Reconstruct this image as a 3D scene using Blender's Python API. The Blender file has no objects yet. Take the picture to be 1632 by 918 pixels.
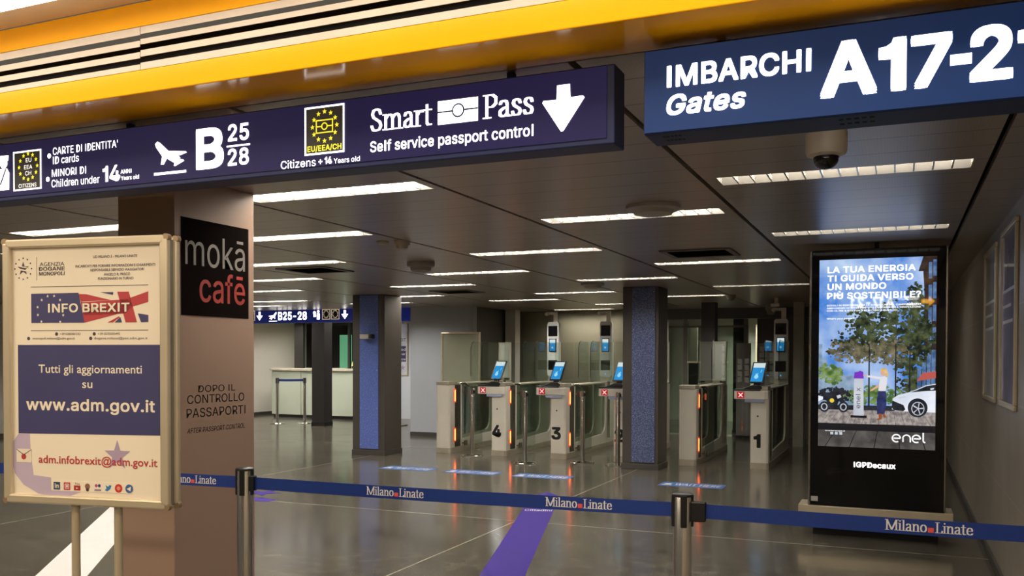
import bpy, math, random
from mathutils import Vector, Matrix
random.seed(7)
SC = bpy.context.scene
COL = SC.collection
PI = math.pi

# ------------------------------------------------------------------ camera, world, exposure
cam_d = bpy.data.cameras.new('camera')
cam = bpy.data.objects.new('camera', cam_d); COL.objects.link(cam)
cam_d.sensor_fit = 'HORIZONTAL'; cam_d.sensor_width = 36.0
cam_d.lens = 1429.711 / 1632 * 36
cam_d.shift_y = (595.634 - 459) / 1632
cam_d.clip_start = 0.02
_r = Vector((0.91840885, 0.39562195, 0.00290834))
_u = -Vector((0.00985591, -0.01552974, -0.99983083))
_b = -Vector((-0.39550986, 0.91828215, -0.01816186))
M4 = Matrix((_r, _u, _b)).transposed().to_4x4(); M4.translation = Vector((0, 0, 1.5))
cam.matrix_world = M4
SC.camera = cam
SC.view_settings.view_transform = 'Standard'
SC.view_settings.look = 'None'
SC.view_settings.gamma = 1.0
SC.view_settings.use_curve_mapping = False
SC.view_settings.exposure = 0.0
try:
    SC.cycles.use_denoising = True
    SC.cycles.max_bounces = 8
    SC.cycles.transparent_max_bounces = 24
    SC.cycles.sample_clamp_indirect = 4.0
    SC.cycles.caustics_reflective = False
    SC.cycles.caustics_refractive = False
except Exception:
    pass
W_ = bpy.data.worlds.new('dim_hall'); SC.world = W_; W_.use_nodes = True
W_.node_tree.nodes['Background'].inputs[0].default_value = (1.0, 0.86, 0.68, 1)
W_.node_tree.nodes['Background'].inputs[1].default_value = 0.10

BRIGHT, MIDL, DIM, NEAR = 100.0, 72.0, 25.0, 8.0      # strip-light tube strengths

# ------------------------------------------------------------------ materials
def lin(c):
    o = []
    for v in c[:3]:
        v /= 255.0
        o.append(v / 12.92 if v <= 0.04045 else ((v + 0.055) / 1.055) ** 2.4)
    return (*o, 1.0)

MATS = {}
def mat(name, rgb, rough=0.5, metal=0.0, emit=0.0, var=0.10, scale=6.0, spec=0.5, ergb=None, bump=0.0, coat=0.0):
    if name in MATS: return MATS[name]
    m = bpy.data.materials.new(name); m.use_nodes = True
    nt = m.node_tree; b = nt.nodes['Principled BSDF']
    c = lin(rgb)
    tc = nt.nodes.new('ShaderNodeTexCoord'); nz = nt.nodes.new('ShaderNodeTexNoise')
    nz.inputs['Scale'].default_value = scale; nz.inputs['Detail'].default_value = 4
    nt.links.new(tc.outputs['Object'], nz.inputs['Vector'])
    rp = nt.nodes.new('ShaderNodeValToRGB')
    rp.color_ramp.elements[0].position = 0.3; rp.color_ramp.elements[1].position = 0.7
    rp.color_ramp.elements[0].color = (*[v * (1 - var) for v in c[:3]], 1)
    rp.color_ramp.elements[1].color = (*[min(1, v * (1 + var)) for v in c[:3]], 1)
    nt.links.new(nz.outputs['Fac'], rp.inputs['Fac'])
    nt.links.new(rp.outputs['Color'], b.inputs['Base Color'])
    b.inputs['Roughness'].default_value = rough; b.inputs['Metallic'].default_value = metal
    b.inputs['Specular IOR Level'].default_value = spec
    if coat: b.inputs['Coat Weight'].default_value = coat; b.inputs['Coat Roughness'].default_value = 0.05
    if emit:
        b.inputs['Emission Color'].default_value = lin(ergb or rgb)
        b.inputs['Emission Strength'].default_value = emit
    if bump:
        bp = nt.nodes.new('ShaderNodeBump'); bp.inputs['Strength'].default_value = bump; bp.inputs['Distance'].default_value = 0.01
        nt.links.new(nz.outputs['Fac'], bp.inputs['Height']); nt.links.new(bp.outputs['Normal'], b.inputs['Normal'])
    MATS[name] = m
    return m

def picture(name, rgb, emit=1.0, rgb2=None, scale=8.0, lo=0.35, hi=0.65, detail=6, alpha=None):
    """a printed or displayed colour area: emission from a noise ramp under a glossy glass skin"""
    if name in MATS: return MATS[name]
    m = bpy.data.materials.new(name); m.use_nodes = True
    nt = m.node_tree; b = nt.nodes['Principled BSDF']
    b.inputs['Base Color'].default_value = (0.004, 0.004, 0.004, 1); b.inputs['Roughness'].default_value = 0.03; b.inputs['Specular IOR Level'].default_value = 1.0
    tc = nt.nodes.new('ShaderNodeTexCoord'); nz = nt.nodes.new('ShaderNodeTexNoise')
    nz.inputs['Scale'].default_value = scale; nz.inputs['Detail'].default_value = detail
    nt.links.new(tc.outputs['Object'], nz.inputs['Vector'])
    rp = nt.nodes.new('ShaderNodeValToRGB')
    rp.color_ramp.elements[0].position = lo; rp.color_ramp.elements[1].position = hi
    rp.color_ramp.elements[0].color = lin(rgb); rp.color_ramp.elements[1].color = lin(rgb2 or rgb)
    nt.links.new(nz.outputs['Fac'], rp.inputs['Fac'])
    nt.links.new(rp.outputs['Color'], b.inputs['Emission Color'])
    b.inputs['Emission Strength'].default_value = emit
    MATS[name] = m
    return m

def glass(name, tint, gloss=1.0):
    if name in MATS: return MATS[name]
    m = bpy.data.materials.new(name); m.use_nodes = True
    nt = m.node_tree
    for n in list(nt.nodes):
        if n.type != 'OUTPUT_MATERIAL': nt.nodes.remove(n)
    out = [n for n in nt.nodes if n.type == 'OUTPUT_MATERIAL'][0]
    t = nt.nodes.new('ShaderNodeBsdfTransparent'); g = nt.nodes.new('ShaderNodeBsdfGlossy')
    t.inputs['Color'].default_value = tint; g.inputs['Roughness'].default_value = 0.02
    f = nt.nodes.new('ShaderNodeLayerWeight'); f.inputs['Blend'].default_value = .5
    pw = nt.nodes.new('ShaderNodeMath'); pw.operation = 'POWER'; pw.inputs[1].default_value = 4.0
    nt.links.new(f.outputs['Facing'], pw.inputs[0])
    mu = nt.nodes.new('ShaderNodeMath'); mu.operation = 'MULTIPLY_ADD'; mu.inputs[1].default_value = .45 * gloss; mu.inputs[2].default_value = .03
    nt.links.new(pw.outputs[0], mu.inputs[0])
    mx = nt.nodes.new('ShaderNodeMixShader')
    nt.links.new(mu.outputs[0], mx.inputs['Fac'])
    nt.links.new(t.outputs[0], mx.inputs[1]); nt.links.new(g.outputs[0], mx.inputs[2])
    nt.links.new(mx.outputs[0], out.inputs['Surface'])
    MATS[name] = m
    return m

def line_mask(nt, axis_out, pitch, width, offset):
    """1 on thin lines every pitch along one coordinate"""
    a = nt.nodes.new('ShaderNodeMath'); a.operation = 'ADD'; a.inputs[1].default_value = -offset + 1000 * pitch
    nt.links.new(axis_out, a.inputs[0])
    w = nt.nodes.new('ShaderNodeMath'); w.operation = 'MODULO'; w.inputs[1].default_value = pitch
    nt.links.new(a.outputs[0], w.inputs[0])
    l = nt.nodes.new('ShaderNodeMath'); l.operation = 'LESS_THAN'; l.inputs[1].default_value = width
    nt.links.new(w.outputs[0], l.inputs[0])
    return l.outputs[0]

def floor_material():
    m = bpy.data.materials.new('polished_terrazzo'); m.use_nodes = True
    nt = m.node_tree; b = nt.nodes['Principled BSDF']
    tc = nt.nodes.new('ShaderNodeTexCoord')
    def noise(s, d):
        n = nt.nodes.new('ShaderNodeTexNoise'); n.inputs['Scale'].default_value = s; n.inputs['Detail'].default_value = d
        nt.links.new(tc.outputs['Object'], n.inputs['Vector']); return n
    big, fine, mid = noise(0.9, 5), noise(140, 3), noise(7, 7)
    r1 = nt.nodes.new('ShaderNodeValToRGB')
    r1.color_ramp.elements[0].position = .3; r1.color_ramp.elements[1].position = .72
    r1.color_ramp.elements[0].color = lin((86, 81, 72)); r1.color_ramp.elements[1].color = lin((104, 98, 88))
    nt.links.new(big.outputs['Fac'], r1.inputs['Fac'])
    r2 = nt.nodes.new('ShaderNodeValToRGB')
    r2.color_ramp.elements[0].position = .36; r2.color_ramp.elements[1].position = .66
    r2.color_ramp.elements[0].color = (.55, .55, .55, 1); r2.color_ramp.elements[1].color = (1.45, 1.45, 1.4, 1)
    nt.links.new(fine.outputs['Fac'], r2.inputs['Fac'])
    mx = nt.nodes.new('ShaderNodeMix'); mx.data_type = 'RGBA'; mx.blend_type = 'MULTIPLY'; mx.inputs[0].default_value = 1
    nt.links.new(r1.outputs['Color'], mx.inputs[6]); nt.links.new(r2.outputs['Color'], mx.inputs[7])
    r3 = nt.nodes.new('ShaderNodeValToRGB')
    r3.color_ramp.elements[0].position = .32; r3.color_ramp.elements[1].position = .68
    r3.color_ramp.elements[0].color = (.72, .72, .72, 1); r3.color_ramp.elements[1].color = (1.2, 1.2, 1.2, 1)
    nt.links.new(mid.outputs['Fac'], r3.inputs['Fac'])
    m3 = nt.nodes.new('ShaderNodeMix'); m3.data_type = 'RGBA'; m3.blend_type = 'MULTIPLY'; m3.inputs[0].default_value = 1
    nt.links.new(mx.outputs[2], m3.inputs[6]); nt.links.new(r3.outputs['Color'], m3.inputs[7]); mx = m3
    sp = nt.nodes.new('ShaderNodeSeparateXYZ'); nt.links.new(tc.outputs['Object'], sp.inputs[0])
    lx = line_mask(nt, sp.outputs['X'], 4.14, 0.012, -3.215)
    ly = line_mask(nt, sp.outputs['Y'], 5.6, 0.014, 7.55)
    mxx = nt.nodes.new('ShaderNodeMath'); mxx.operation = 'MAXIMUM'
    nt.links.new(lx, mxx.inputs[0]); nt.links.new(ly, mxx.inputs[1])
    tot = nt.nodes.new('ShaderNodeMix'); tot.data_type = 'RGBA'
    nt.links.new(mxx.outputs[0], tot.inputs[0]); nt.links.new(mx.outputs[2], tot.inputs[6])
    tot.inputs[7].default_value = lin((178, 170, 152))
    nt.links.new(tot.outputs[2], b.inputs['Base Color'])
    rr = nt.nodes.new('ShaderNodeMapRange'); rr.inputs['To Min'].default_value = 0.10; rr.inputs['To Max'].default_value = 0.2
    nt.links.new(big.outputs['Fac'], rr.inputs['Value']); nt.links.new(rr.outputs[0], b.inputs['Roughness'])
    bp = nt.nodes.new('ShaderNodeBump'); bp.inputs['Strength'].default_value = 0.02; bp.inputs['Distance'].default_value = .002
    nt.links.new(fine.outputs['Fac'], bp.inputs['Height']); nt.links.new(bp.outputs['Normal'], b.inputs['Normal'])
    return m

def ceiling_material():
    m = bpy.data.materials.new('perforated_metal_ceiling'); m.use_nodes = True
    nt = m.node_tree; b = nt.nodes['Principled BSDF']
    tc = nt.nodes.new('ShaderNodeTexCoord'); sp = nt.nodes.new('ShaderNodeSeparateXYZ')
    nt.links.new(tc.outputs['Object'], sp.inputs[0])
    nz = nt.nodes.new('ShaderNodeTexNoise'); nz.inputs['Scale'].default_value = .7; nz.inputs['Detail'].default_value = 3
    nt.links.new(tc.outputs['Object'], nz.inputs['Vector'])
    r = nt.nodes.new('ShaderNodeValToRGB')
    r.color_ramp.elements[0].position = .3; r.color_ramp.elements[1].position = .7
    r.color_ramp.elements[0].color = lin((158, 144, 130)); r.color_ramp.elements[1].color = lin((174, 160, 145))
    nt.links.new(nz.outputs['Fac'], r.inputs['Fac'])
    vo = nt.nodes.new('ShaderNodeTexVoronoi'); vo.inputs['Scale'].default_value = 75; vo.inputs['Randomness'].default_value = 0
    nt.links.new(tc.outputs['Object'], vo.inputs['Vector'])
    hole = nt.nodes.new('ShaderNodeMath'); hole.operation = 'LESS_THAN'; hole.inputs[1].default_value = .28
    nt.links.new(vo.outputs['Distance'], hole.inputs[0])
    hm = nt.nodes.new('ShaderNodeMath'); hm.operation = 'MULTIPLY'; hm.inputs[1].default_value = .6
    nt.links.new(hole.outputs[0], hm.inputs[0])
    ly = line_mask(nt, sp.outputs['Y'], 0.305, 0.010, 4.2)
    lm = nt.nodes.new('ShaderNodeMath'); lm.operation = 'MULTIPLY'; lm.inputs[1].default_value = .8
    nt.links.new(ly, lm.inputs[0])
    mxx = nt.nodes.new('ShaderNodeMath'); mxx.operation = 'MAXIMUM'
    nt.links.new(lm.outputs[0], mxx.inputs[0]); nt.links.new(hm.outputs[0], mxx.inputs[1])
    mx = nt.nodes.new('ShaderNodeMix'); mx.data_type = 'RGBA'
    nt.links.new(mxx.outputs[0], mx.inputs[0]); nt.links.new(r.outputs['Color'], mx.inputs[6])
    mx.inputs[7].default_value = lin((70, 62, 55))
    nt.links.new(mx.outputs[2], b.inputs['Base Color'])
    b.inputs['Roughness'].default_value = .30; b.inputs['Metallic'].default_value = .25
    return m

def wall_tile_material():
    m = bpy.data.materials.new('grey_stone_panels'); m.use_nodes = True
    nt = m.node_tree; b = nt.nodes['Principled BSDF']
    tc = nt.nodes.new('ShaderNodeTexCoord'); sp = nt.nodes.new('ShaderNodeSeparateXYZ')
    nt.links.new(tc.outputs['Object'], sp.inputs[0])
    nz = nt.nodes.new('ShaderNodeTexNoise'); nz.inputs['Scale'].default_value = 2.2; nz.inputs['Detail'].default_value = 8
    nt.links.new(tc.outputs['Object'], nz.inputs['Vector'])
    r = nt.nodes.new('ShaderNodeValToRGB')
    r.color_ramp.elements[0].position = .3; r.color_ramp.elements[1].position = .7
    r.color_ramp.elements[0].color = lin((142, 134, 122)); r.color_ramp.elements[1].color = lin((160, 152, 140))
    nt.links.new(nz.outputs['Fac'], r.inputs['Fac'])
    ly = line_mask(nt, sp.outputs['Y'], 1.2, 0.008, 5.55)
    lz = line_mask(nt, sp.outputs['Z'], 0.6, 0.008, 0.62)
    mxx = nt.nodes.new('ShaderNodeMath'); mxx.operation = 'MAXIMUM'
    nt.links.new(ly, mxx.inputs[0]); nt.links.new(lz, mxx.inputs[1])
    mx = nt.nodes.new('ShaderNodeMix'); mx.data_type = 'RGBA'
    nt.links.new(mxx.outputs[0], mx.inputs[0]); nt.links.new(r.outputs['Color'], mx.inputs[6])
    mx.inputs[7].default_value = lin((172, 165, 154))
    nt.links.new(mx.outputs[2], b.inputs['Base Color'])
    b.inputs['Roughness'].default_value = .38
    return m

def speckle_material(name, rgb, rgb2):
    m = bpy.data.materials.new(name); m.use_nodes = True
    nt = m.node_tree; b = nt.nodes['Principled BSDF']
    tc = nt.nodes.new('ShaderNodeTexCoord')
    v = nt.nodes.new('ShaderNodeTexVoronoi'); v.inputs['Scale'].default_value = 70
    nt.links.new(tc.outputs['Object'], v.inputs['Vector'])
    r = nt.nodes.new('ShaderNodeValToRGB')
    r.color_ramp.elements[0].position = .12; r.color_ramp.elements[1].position = .5
    r.color_ramp.elements[0].color = lin(rgb2); r.color_ramp.elements[1].color = lin(rgb)
    nt.links.new(v.outputs['Distance'], r.inputs['Fac']); nt.links.new(r.outputs['Color'], b.inputs['Base Color'])
    b.inputs['Roughness'].default_value = .35
    MATS[name] = m
    return m

FLOOR_M, CEIL_M, TILE_M = floor_material(), ceiling_material(), wall_tile_material()
YELLOW = mat('yellow_gloss_paint', (248, 172, 12), .16, 0, var=.03, scale=1.2)
SLAT = mat('grey_cream_slats', (200, 184, 164), .5, var=.05)
CREAM = mat('cream_slats', (226, 208, 182), .5, var=.04)
BLACK = mat('black_void', (14, 12, 11), .8, var=.1)
SIGNNAVY = mat('sign_face_navy', (30, 26, 66), .5, var=.05, spec=.2, emit=.17, ergb=(50, 46, 120))
SIGNBODY = mat('sign_housing_navy', (34, 42, 84), .5, var=.05, spec=.3)
SIGNBLUE = mat('sign_face_blue', (24, 50, 100), .5, var=.05, spec=.2, emit=.17, ergb=(30, 70, 136))
SIGNBLUEB = mat('sign_housing_blue', (26, 44, 88), .5, var=.05, spec=.3)
LIT = mat('backlit_white', (255, 252, 250), .4, emit=2.6, var=.01)
LITR = mat('backlit_white_rear', (255, 252, 250), .4, emit=9, var=.01)
LITY = mat('backlit_yellow', (235, 225, 70), .4, emit=1.1, ergb=(236, 222, 30), var=.01)
LITW2 = mat('backlit_warm', (230, 210, 180), .4, emit=.6, var=.01)
SIGNBLACK = mat('sign_black', (16, 14, 18), .4, var=.05)
ALU = mat('satin_aluminium', (214, 200, 172), .32, .45, var=.05)
STEEL = mat('brushed_steel', (176, 170, 160), .22, 1.0, var=.08, scale=14)
CHROME = mat('polished_steel', (222, 220, 214), .17, 1.0, var=.03)
DARKPL = mat('black_plastic', (22, 21, 22), .4, var=.1)
PAPER = mat('poster_paper', (248, 236, 214), .42, var=.02, scale=3, bump=.12)
INK = mat('poster_ink', (70, 62, 74), .5, var=.05)
INKBLUE = mat('poster_blue', (66, 66, 112), .45, var=.04)
INKRED = mat('poster_red', (190, 62, 68), .45, var=.04)
INKLILAC = mat('poster_lilac', (196, 180, 204), .45, var=.04)
INKSTAR = mat('poster_star', (180, 160, 186), .45, var=.04)
BROWN = mat('brown_column_paint', (158, 130, 112), .42, var=.04, scale=1.5)
DKCOL = mat('dark_column_paint', (72, 66, 60), .5, var=.06)
BLKCOL = mat('black_column_paint', (36, 33, 32), .5, var=.06)
WHITEP = mat('white_lacquer', (232, 224, 208), .32, var=.02)
GREYW = mat('grey_blue_wall_paint', (180, 184, 192), .6, var=.03, scale=1)
WHITEW = mat('white_wall_paint', (222, 216, 206), .6, var=.03, scale=1)
OLIVE = mat('olive_grey_wall_paint', (128, 122, 102), .6, var=.05, scale=1)
DARKW = mat('dark_partition', (70, 66, 62), .45, var=.12, scale=2)
BELT = mat('blue_belt_webbing', (12, 48, 126), .55, var=.06, scale=80)
BELTW = mat('belt_print_white', (222, 220, 222), .55, var=.02)
BELTR = mat('belt_print_red', (222, 82, 78), .55, var=.02)
PURPLE = mat('purple_floor_film', (54, 28, 132), .55, var=.05, spec=.12)
WHITEF = mat('white_floor_film', (240, 230, 224), .35, var=.03)
GLASS = glass('greenish_glass', (.94, .97, .95, 1))
GLASSD = glass('dark_tinted_glass', (.74, .79, .75, 1))
RAD = {'bright': None}
def tube_mat(kind):
    s = {'bright': BRIGHT, 'mid': MIDL, 'dim': DIM, 'near': NEAR}[kind]
    return mat('tube_' + kind, (255, 246, 232) if kind == 'near' else (255, 250, 240), .5, emit=s, var=.0)
REFL = mat('louvre_aluminium', (222, 216, 206), .25, .7, var=.04)

# ------------------------------------------------------------------ mesh builder
ORG = {}       # world origin of every thing / part
class MB:
    def __init__(s, O=(0, 0, 0), U=(1, 0, 0), V=(0, 1, 0), N=(0, 0, 1)):
        s.v, s.f = [], []
        s.O, s.U, s.V, s.N = Vector(O), Vector(U), Vector(V), Vector(N)
    def p(s, x, y, z): return s.O + s.U * x + s.V * y + s.N * z
    def add(s, pts, faces):
        n = len(s.v); s.v += [s.p(*q) for q in pts]; s.f += [tuple(n + i for i in f) for f in faces]; return s
    def box(s, x0, x1, y0, y1, z0, z1):
        return s.add([(x0, y0, z0), (x1, y0, z0), (x1, y1, z0), (x0, y1, z0), (x0, y0, z1), (x1, y0, z1), (x1, y1, z1), (x0, y1, z1)],
                     [(0, 3, 2, 1), (4, 5, 6, 7), (0, 1, 5, 4), (1, 2, 6, 5), (2, 3, 7, 6), (3, 0, 4, 7)])
    def prism(s, poly, w0, w1):
        n = len(poly)
        a = sum(poly[i][0] * poly[(i + 1) % n][1] - poly[(i + 1) % n][0] * poly[i][1] for i in range(n))
        if a < 0: poly = poly[::-1]
        return s.add([(x, y, w0) for x, y in poly] + [(x, y, w1) for x, y in poly],
                     [tuple(range(n))[::-1], tuple(range(n, 2 * n))] + [(i, (i + 1) % n, n + (i + 1) % n, n + i) for i in range(n)])
    def frame(s, x0, x1, y0, y1, t, w0, w1):
        s.box(x0, x1, y0, y0 + t, w0, w1); s.box(x0, x1, y1 - t, y1, w0, w1)
        s.box(x0, x0 + t, y0 + t, y1 - t, w0, w1); return s.box(x1 - t, x1, y0 + t, y1 - t, w0, w1)
    def lathe(s, prof, cx=0, cy=0, n=28):
        pts, fs = [], []
        for r, z in prof:
            for k in range(n):
                t = 2 * PI * k / n; pts.append((cx + r * math.cos(t), cy + r * math.sin(t), z))
        for i in range(len(prof) - 1):
            for k in range(n):
                a, b = i * n + k, i * n + (k + 1) % n
                fs.append((a, b, b + n, a + n))
        fs.append(tuple(range(n))[::-1]); fs.append(tuple(range((len(prof) - 1) * n, len(prof) * n)))
        return s.add(pts, fs)
    def tube(s, path, r, n=10):
        pts = [Vector(q) for q in path]; rings = []
        for i, q in enumerate(pts):
            d = (pts[min(i + 1, len(pts) - 1)] - pts[max(i - 1, 0)]).normalized()
            a = d.orthogonal().normalized() if i == 0 else (rings[-1][1] - d * rings[-1][1].dot(d)).normalized()
            rings.append((q, a, d.cross(a)))
        vs, fs = [], []
        for q, a, b in rings:
            for k in range(n):
                t = 2 * PI * k / n; vs.append(tuple(q + (a * math.cos(t) + b * math.sin(t)) * r))
        for i in range(len(pts) - 1):
            for k in range(n):
                A, B = i * n + k, i * n + (k + 1) % n; fs.append((A, B, B + n, A + n))
        fs.append(tuple(range(n))[::-1]); fs.append(tuple(range((len(pts) - 1) * n, len(pts) * n)))
        return s.add(vs, fs)
    def build(s, name, m, parent=None, bevel=0, smooth=False, loc=None):
        me = bpy.data.meshes.new(name)
        base = ORG[parent.name] if parent is not None else Vector(loc or (0, 0, 0))
        me.from_pydata([tuple(v - base) for v in s.v], [], s.f); me.update()
        me.materials.append(m)
        if smooth:
            for pl in me.polygons: pl.use_smooth = True
        o = bpy.data.objects.new(name, me); COL.objects.link(o)
        if parent is not None: o.parent = parent; ORG[o.name] = ORG[parent.name]
        else: o.location = base; ORG[o.name] = base
        if bevel:
            b = o.modifiers.new('bevel', 'BEVEL'); b.width = bevel; b.segments = 2; b.limit_method = 'ANGLE'
        if smooth:
            w = o.modifiers.new('split', 'EDGE_SPLIT'); w.split_angle = math.radians(40)
        return o

def tag(o, label, cat, group=None):
    o['label'] = label; o['category'] = cat
    if group: o['group'] = group
    return o
def thing(name, loc, label, cat, group=None):
    o = bpy.data.objects.new(name, None); COL.objects.link(o); o.location = loc; o.empty_display_size = .1
    ORG[o.name] = Vector(loc)
    return tag(o, label, cat, group)
def struct(o): o['kind'] = 'structure'; return o
def copy_tree(o, parent=None):
    c = o.copy(); COL.objects.link(c); ORG[c.name] = Vector(ORG[o.name])
    if parent is not None: c.parent = parent
    for ch in list(o.children): copy_tree(ch, c)
    return c

# ------------------------------------------------------------------ lettering
_caps = {}
SANS = None
try:      # the grotesque that ships inside Blender itself; the built-in letter shapes serve if it is not there
    import os
    SANS = bpy.data.fonts.load(os.path.join(bpy.utils.system_resource('DATAFILES'), 'fonts', 'Inter.woff2'))
except Exception:
    SANS = None
def plain_strokes(vs, fs, shear, ones=True):
    """bars become serif-free I and l, broken bars become a plain figure 1"""
    par = list(range(len(vs)))
    def fd(a):
        while par[a] != a: par[a] = par[par[a]]; a = par[a]
        return a
    for f in fs:
        for a in f[1:]: par[fd(a)] = fd(f[0])
    comp = {}
    for i in range(len(vs)): comp.setdefault(fd(i), []).append(i)
    drop, ov, of = set(), [], []
    cap = .51
    def quad(pts):
        n = len(ov); ov.extend([(x + shear * y * .8, y) for x, y in pts]); of.append(tuple(range(n, n + len(pts))))
    for c in comp.values():
        if len(c) != 4: continue
        ys = [vs[i][1] for i in c]; xs = [vs[i][0] - shear * vs[i][1] for i in c]; lo, hi = min(ys), max(ys); xm = sum(xs) / 4
        if lo < -.13 and hi > .6:
            drop |= set(c); quad([(xm - .036, 0), (xm + .036, 0), (xm + .036, cap), (xm - .036, cap)])
        elif lo < -.08 and hi < .25:
            drop |= set(c); quad([(xm - .02, 0), (xm + .055, 0), (xm + .055, cap), (xm - .005, cap), (xm - .02, cap - .05)])
            quad([(xm - .02, cap - .17), (xm + .01, cap - .10), (xm + .01, cap - .03), (xm - .02, cap - .05), (xm - .07, cap - .085), (xm - .13, cap - .09), (xm - .13, cap - .165)][::1])
        elif ones and hi > .45 and lo > .2 and max(xs) - min(xs) < .08:
            drop |= set(c)
    keep = [i for i in range(len(vs)) if i not in drop]; ix = {i: k for k, i in enumerate(keep)}
    nv = [vs[i] for i in keep]; nf = [tuple(ix[i] for i in f) for f in fs if f[0] not in drop]
    n = len(nv)
    return nv + ov, nf + [tuple(n + i for i in f) for f in of]
def text_mesh(s, bold=0.0, shear=0.0, space=1.0, sans=True):
    cu = bpy.data.curves.new('t', 'FONT')
    if sans and SANS: cu.font = SANS
    plain = bool(sans and SANS)
    cu.body = s.replace('I', '|').replace('l', '|').replace('1', ' \u00a6') if plain else s
    cu.size = 1; cu.shear = shear; cu.space_character = space
    cu.resolution_u = 3; cu.fill_mode = 'BOTH'; cu.extrude = 0.0
    ob = bpy.data.objects.new('t', cu); COL.objects.link(ob)
    dg = bpy.context.evaluated_depsgraph_get(); dg.update()
    me = bpy.data.meshes.new_from_object(ob.evaluated_get(dg))
    vs = [(v.co.x, v.co.y) for v in me.vertices]; fs = [tuple(p.vertices) for p in me.polygons]
    bpy.data.objects.remove(ob); bpy.data.curves.remove(cu); bpy.data.meshes.remove(me)
    return plain_strokes(vs, fs, shear, '1' in s) if plain and any(c in s for c in 'Il1') else (vs, fs)
def cap_h(sans=True):
    if sans not in _caps:
        vs, _ = text_mesh('H', 0, 0, 1, sans); _caps[sans] = max(v[1] for v in vs) - min(v[1] for v in vs)
    return _caps[sans]
def put_text(mb, s, x0, x1, yb, ch, w, bold=0.0, shear=0.0, space=None, sans=True):
    """lettering fitted between x0 and x1 on baseline yb, capital height ch, lying at height w of the builder's frame"""
    if sans and SANS: bold *= .58
    vs, fs = text_mesh(s, 0, shear, space or 1 + bold * 1.6, sans)
    if not vs: return mb
    xa, xb = min(v[0] for v in vs) - bold, max(v[0] for v in vs) + bold
    k = ch / (cap_h(sans) + 2 * bold); kx = (x1 - x0) / (xb - xa)
    if s in ('-',):
        ya, yb2 = min(v[1] for v in vs), max(v[1] for v in vs)
        return mb.add([(x0 + (x - xa) * (x1 - x0) / (xb - xa), yb + (y - ya) / (yb2 - ya) * ch, w) for x, y in vs], fs)
    sh = [(0, 0)] if bold < .004 else [(bold * c, bold * d) for c, d in ((1, 0), (.9, .9), (0, 1), (-.9, .9), (-1, 0), (-.9, -.9), (0, -1), (.9, -.9), (0, 0))]
    for i, (dx, dy) in enumerate(sh):      # stroke weight: the outline repeated around a small square, in thin layers
        mb.add([(x0 + (x + dx - xa) * kx, yb + (y + dy + bold) * k, w + i * 2e-5) for x, y in vs], fs)
    return mb

GLY = {
 'M': (.9, [[(.1, 0), (.1, .72)], [(.1, .72), (.43, .04), (.44, .04)], [(.44, .04), (.76, .72)], [(.76, .72), (.76, 0)], [(.02, 0), (.2, 0)], [(.66, 0), (.88, 0)], [(.0, .72), (.12, .72)], [(.74, .72), (.88, .72)]]),
 'i': (.25, [[(.11, 0), (.11, .5)], [(.02, 0), (.22, 0)], [(.02, .5), (.11, .5)], [(.11, .64), (.11, .7)]]),
 'l': (.25, [[(.11, 0), (.11, .74)], [(.02, 0), (.22, 0)], [(.02, .74), (.11, .74)]]),
 'a': (.47, [[(.08, .40), (.12, .48), (.21, .5), (.3, .47), (.33, .38), (.33, .06), (.38, 0), (.44, .02)], [(.33, .3), (.2, .27), (.08, .19), (.07, .07), (.15, 0), (.26, .03), (.33, .1)]]),
 'n': (.52, [[(.1, 0), (.1, .5)], [(.02, .5), (.1, .5)], [(.1, .37), (.18, .47), (.28, .5), (.36, .46), (.39, .36), (.39, 0)], [(.02, 0), (.2, 0)], [(.3, 0), (.49, 0)]]),
 'm': (.8, [[(.1, 0), (.1, .5)], [(.02, .5), (.1, .5)], [(.1, .37), (.18, .47), (.27, .5), (.35, .46), (.38, .36), (.38, 0)], [(.38, .37), (.46, .47), (.55, .5), (.63, .46), (.66, .36), (.66, 0)], [(.02, 0), (.2, 0)], [(.3, 0), (.47, 0)], [(.57, 0), (.76, 0)]]),
 'r': (.36, [[(.1, 0), (.1, .5)], [(.02, .5), (.1, .5)], [(.1, .36), (.17, .46), (.26, .5), (.32, .46)], [(.02, 0), (.2, 0)]]),
 'o': (.5, [[(.25 + .18 * math.cos(t * PI / 12), .25 + .25 * math.sin(t * PI / 12)) for t in range(25)]]),
 'L': (.52, [[(.14, 0), (.14, .72)], [(.04, .72), (.26, .72)], [(.04, 0), (.46, 0)], [(.46, 0), (.48, .16)]]),
 't': (.32, [[(.13, .66), (.13, .08), (.18, 0), (.28, .03)], [(.02, .5), (.28, .5)]]),
 'e': (.47, [[(.09, .27), (.40, .27), (.40, .36), (.34, .47), (.24, .5), (.13, .44), (.07, .3), (.07, .2), (.12, .06), (.24, 0), (.35, .03), (.42, .12)]]),
 'S': (.54, [[(.43, .55), (.38, .68), (.27, .72), (.14, .68), (.09, .56), (.14, .45), (.26, .38), (.40, .29), (.44, .17), (.38, .05), (.25, 0), (.12, .04), (.06, .18)]]),
 's': (.42, [[(.33, .38), (.29, .47), (.2, .5), (.11, .47), (.08, .39), (.12, .31), (.2, .26), (.3, .2), (.33, .12), (.28, .03), (.19, 0), (.09, .03), (.05, .13)]]),
 'P': (.54, [[(.13, 0), (.13, .72)], [(.03, .72), (.34, .72), (.46, .63), (.46, .45), (.34, .35), (.13, .35)], [(.03, 0), (.25, 0)]]),
 ' ': (.3, []),
}
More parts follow.
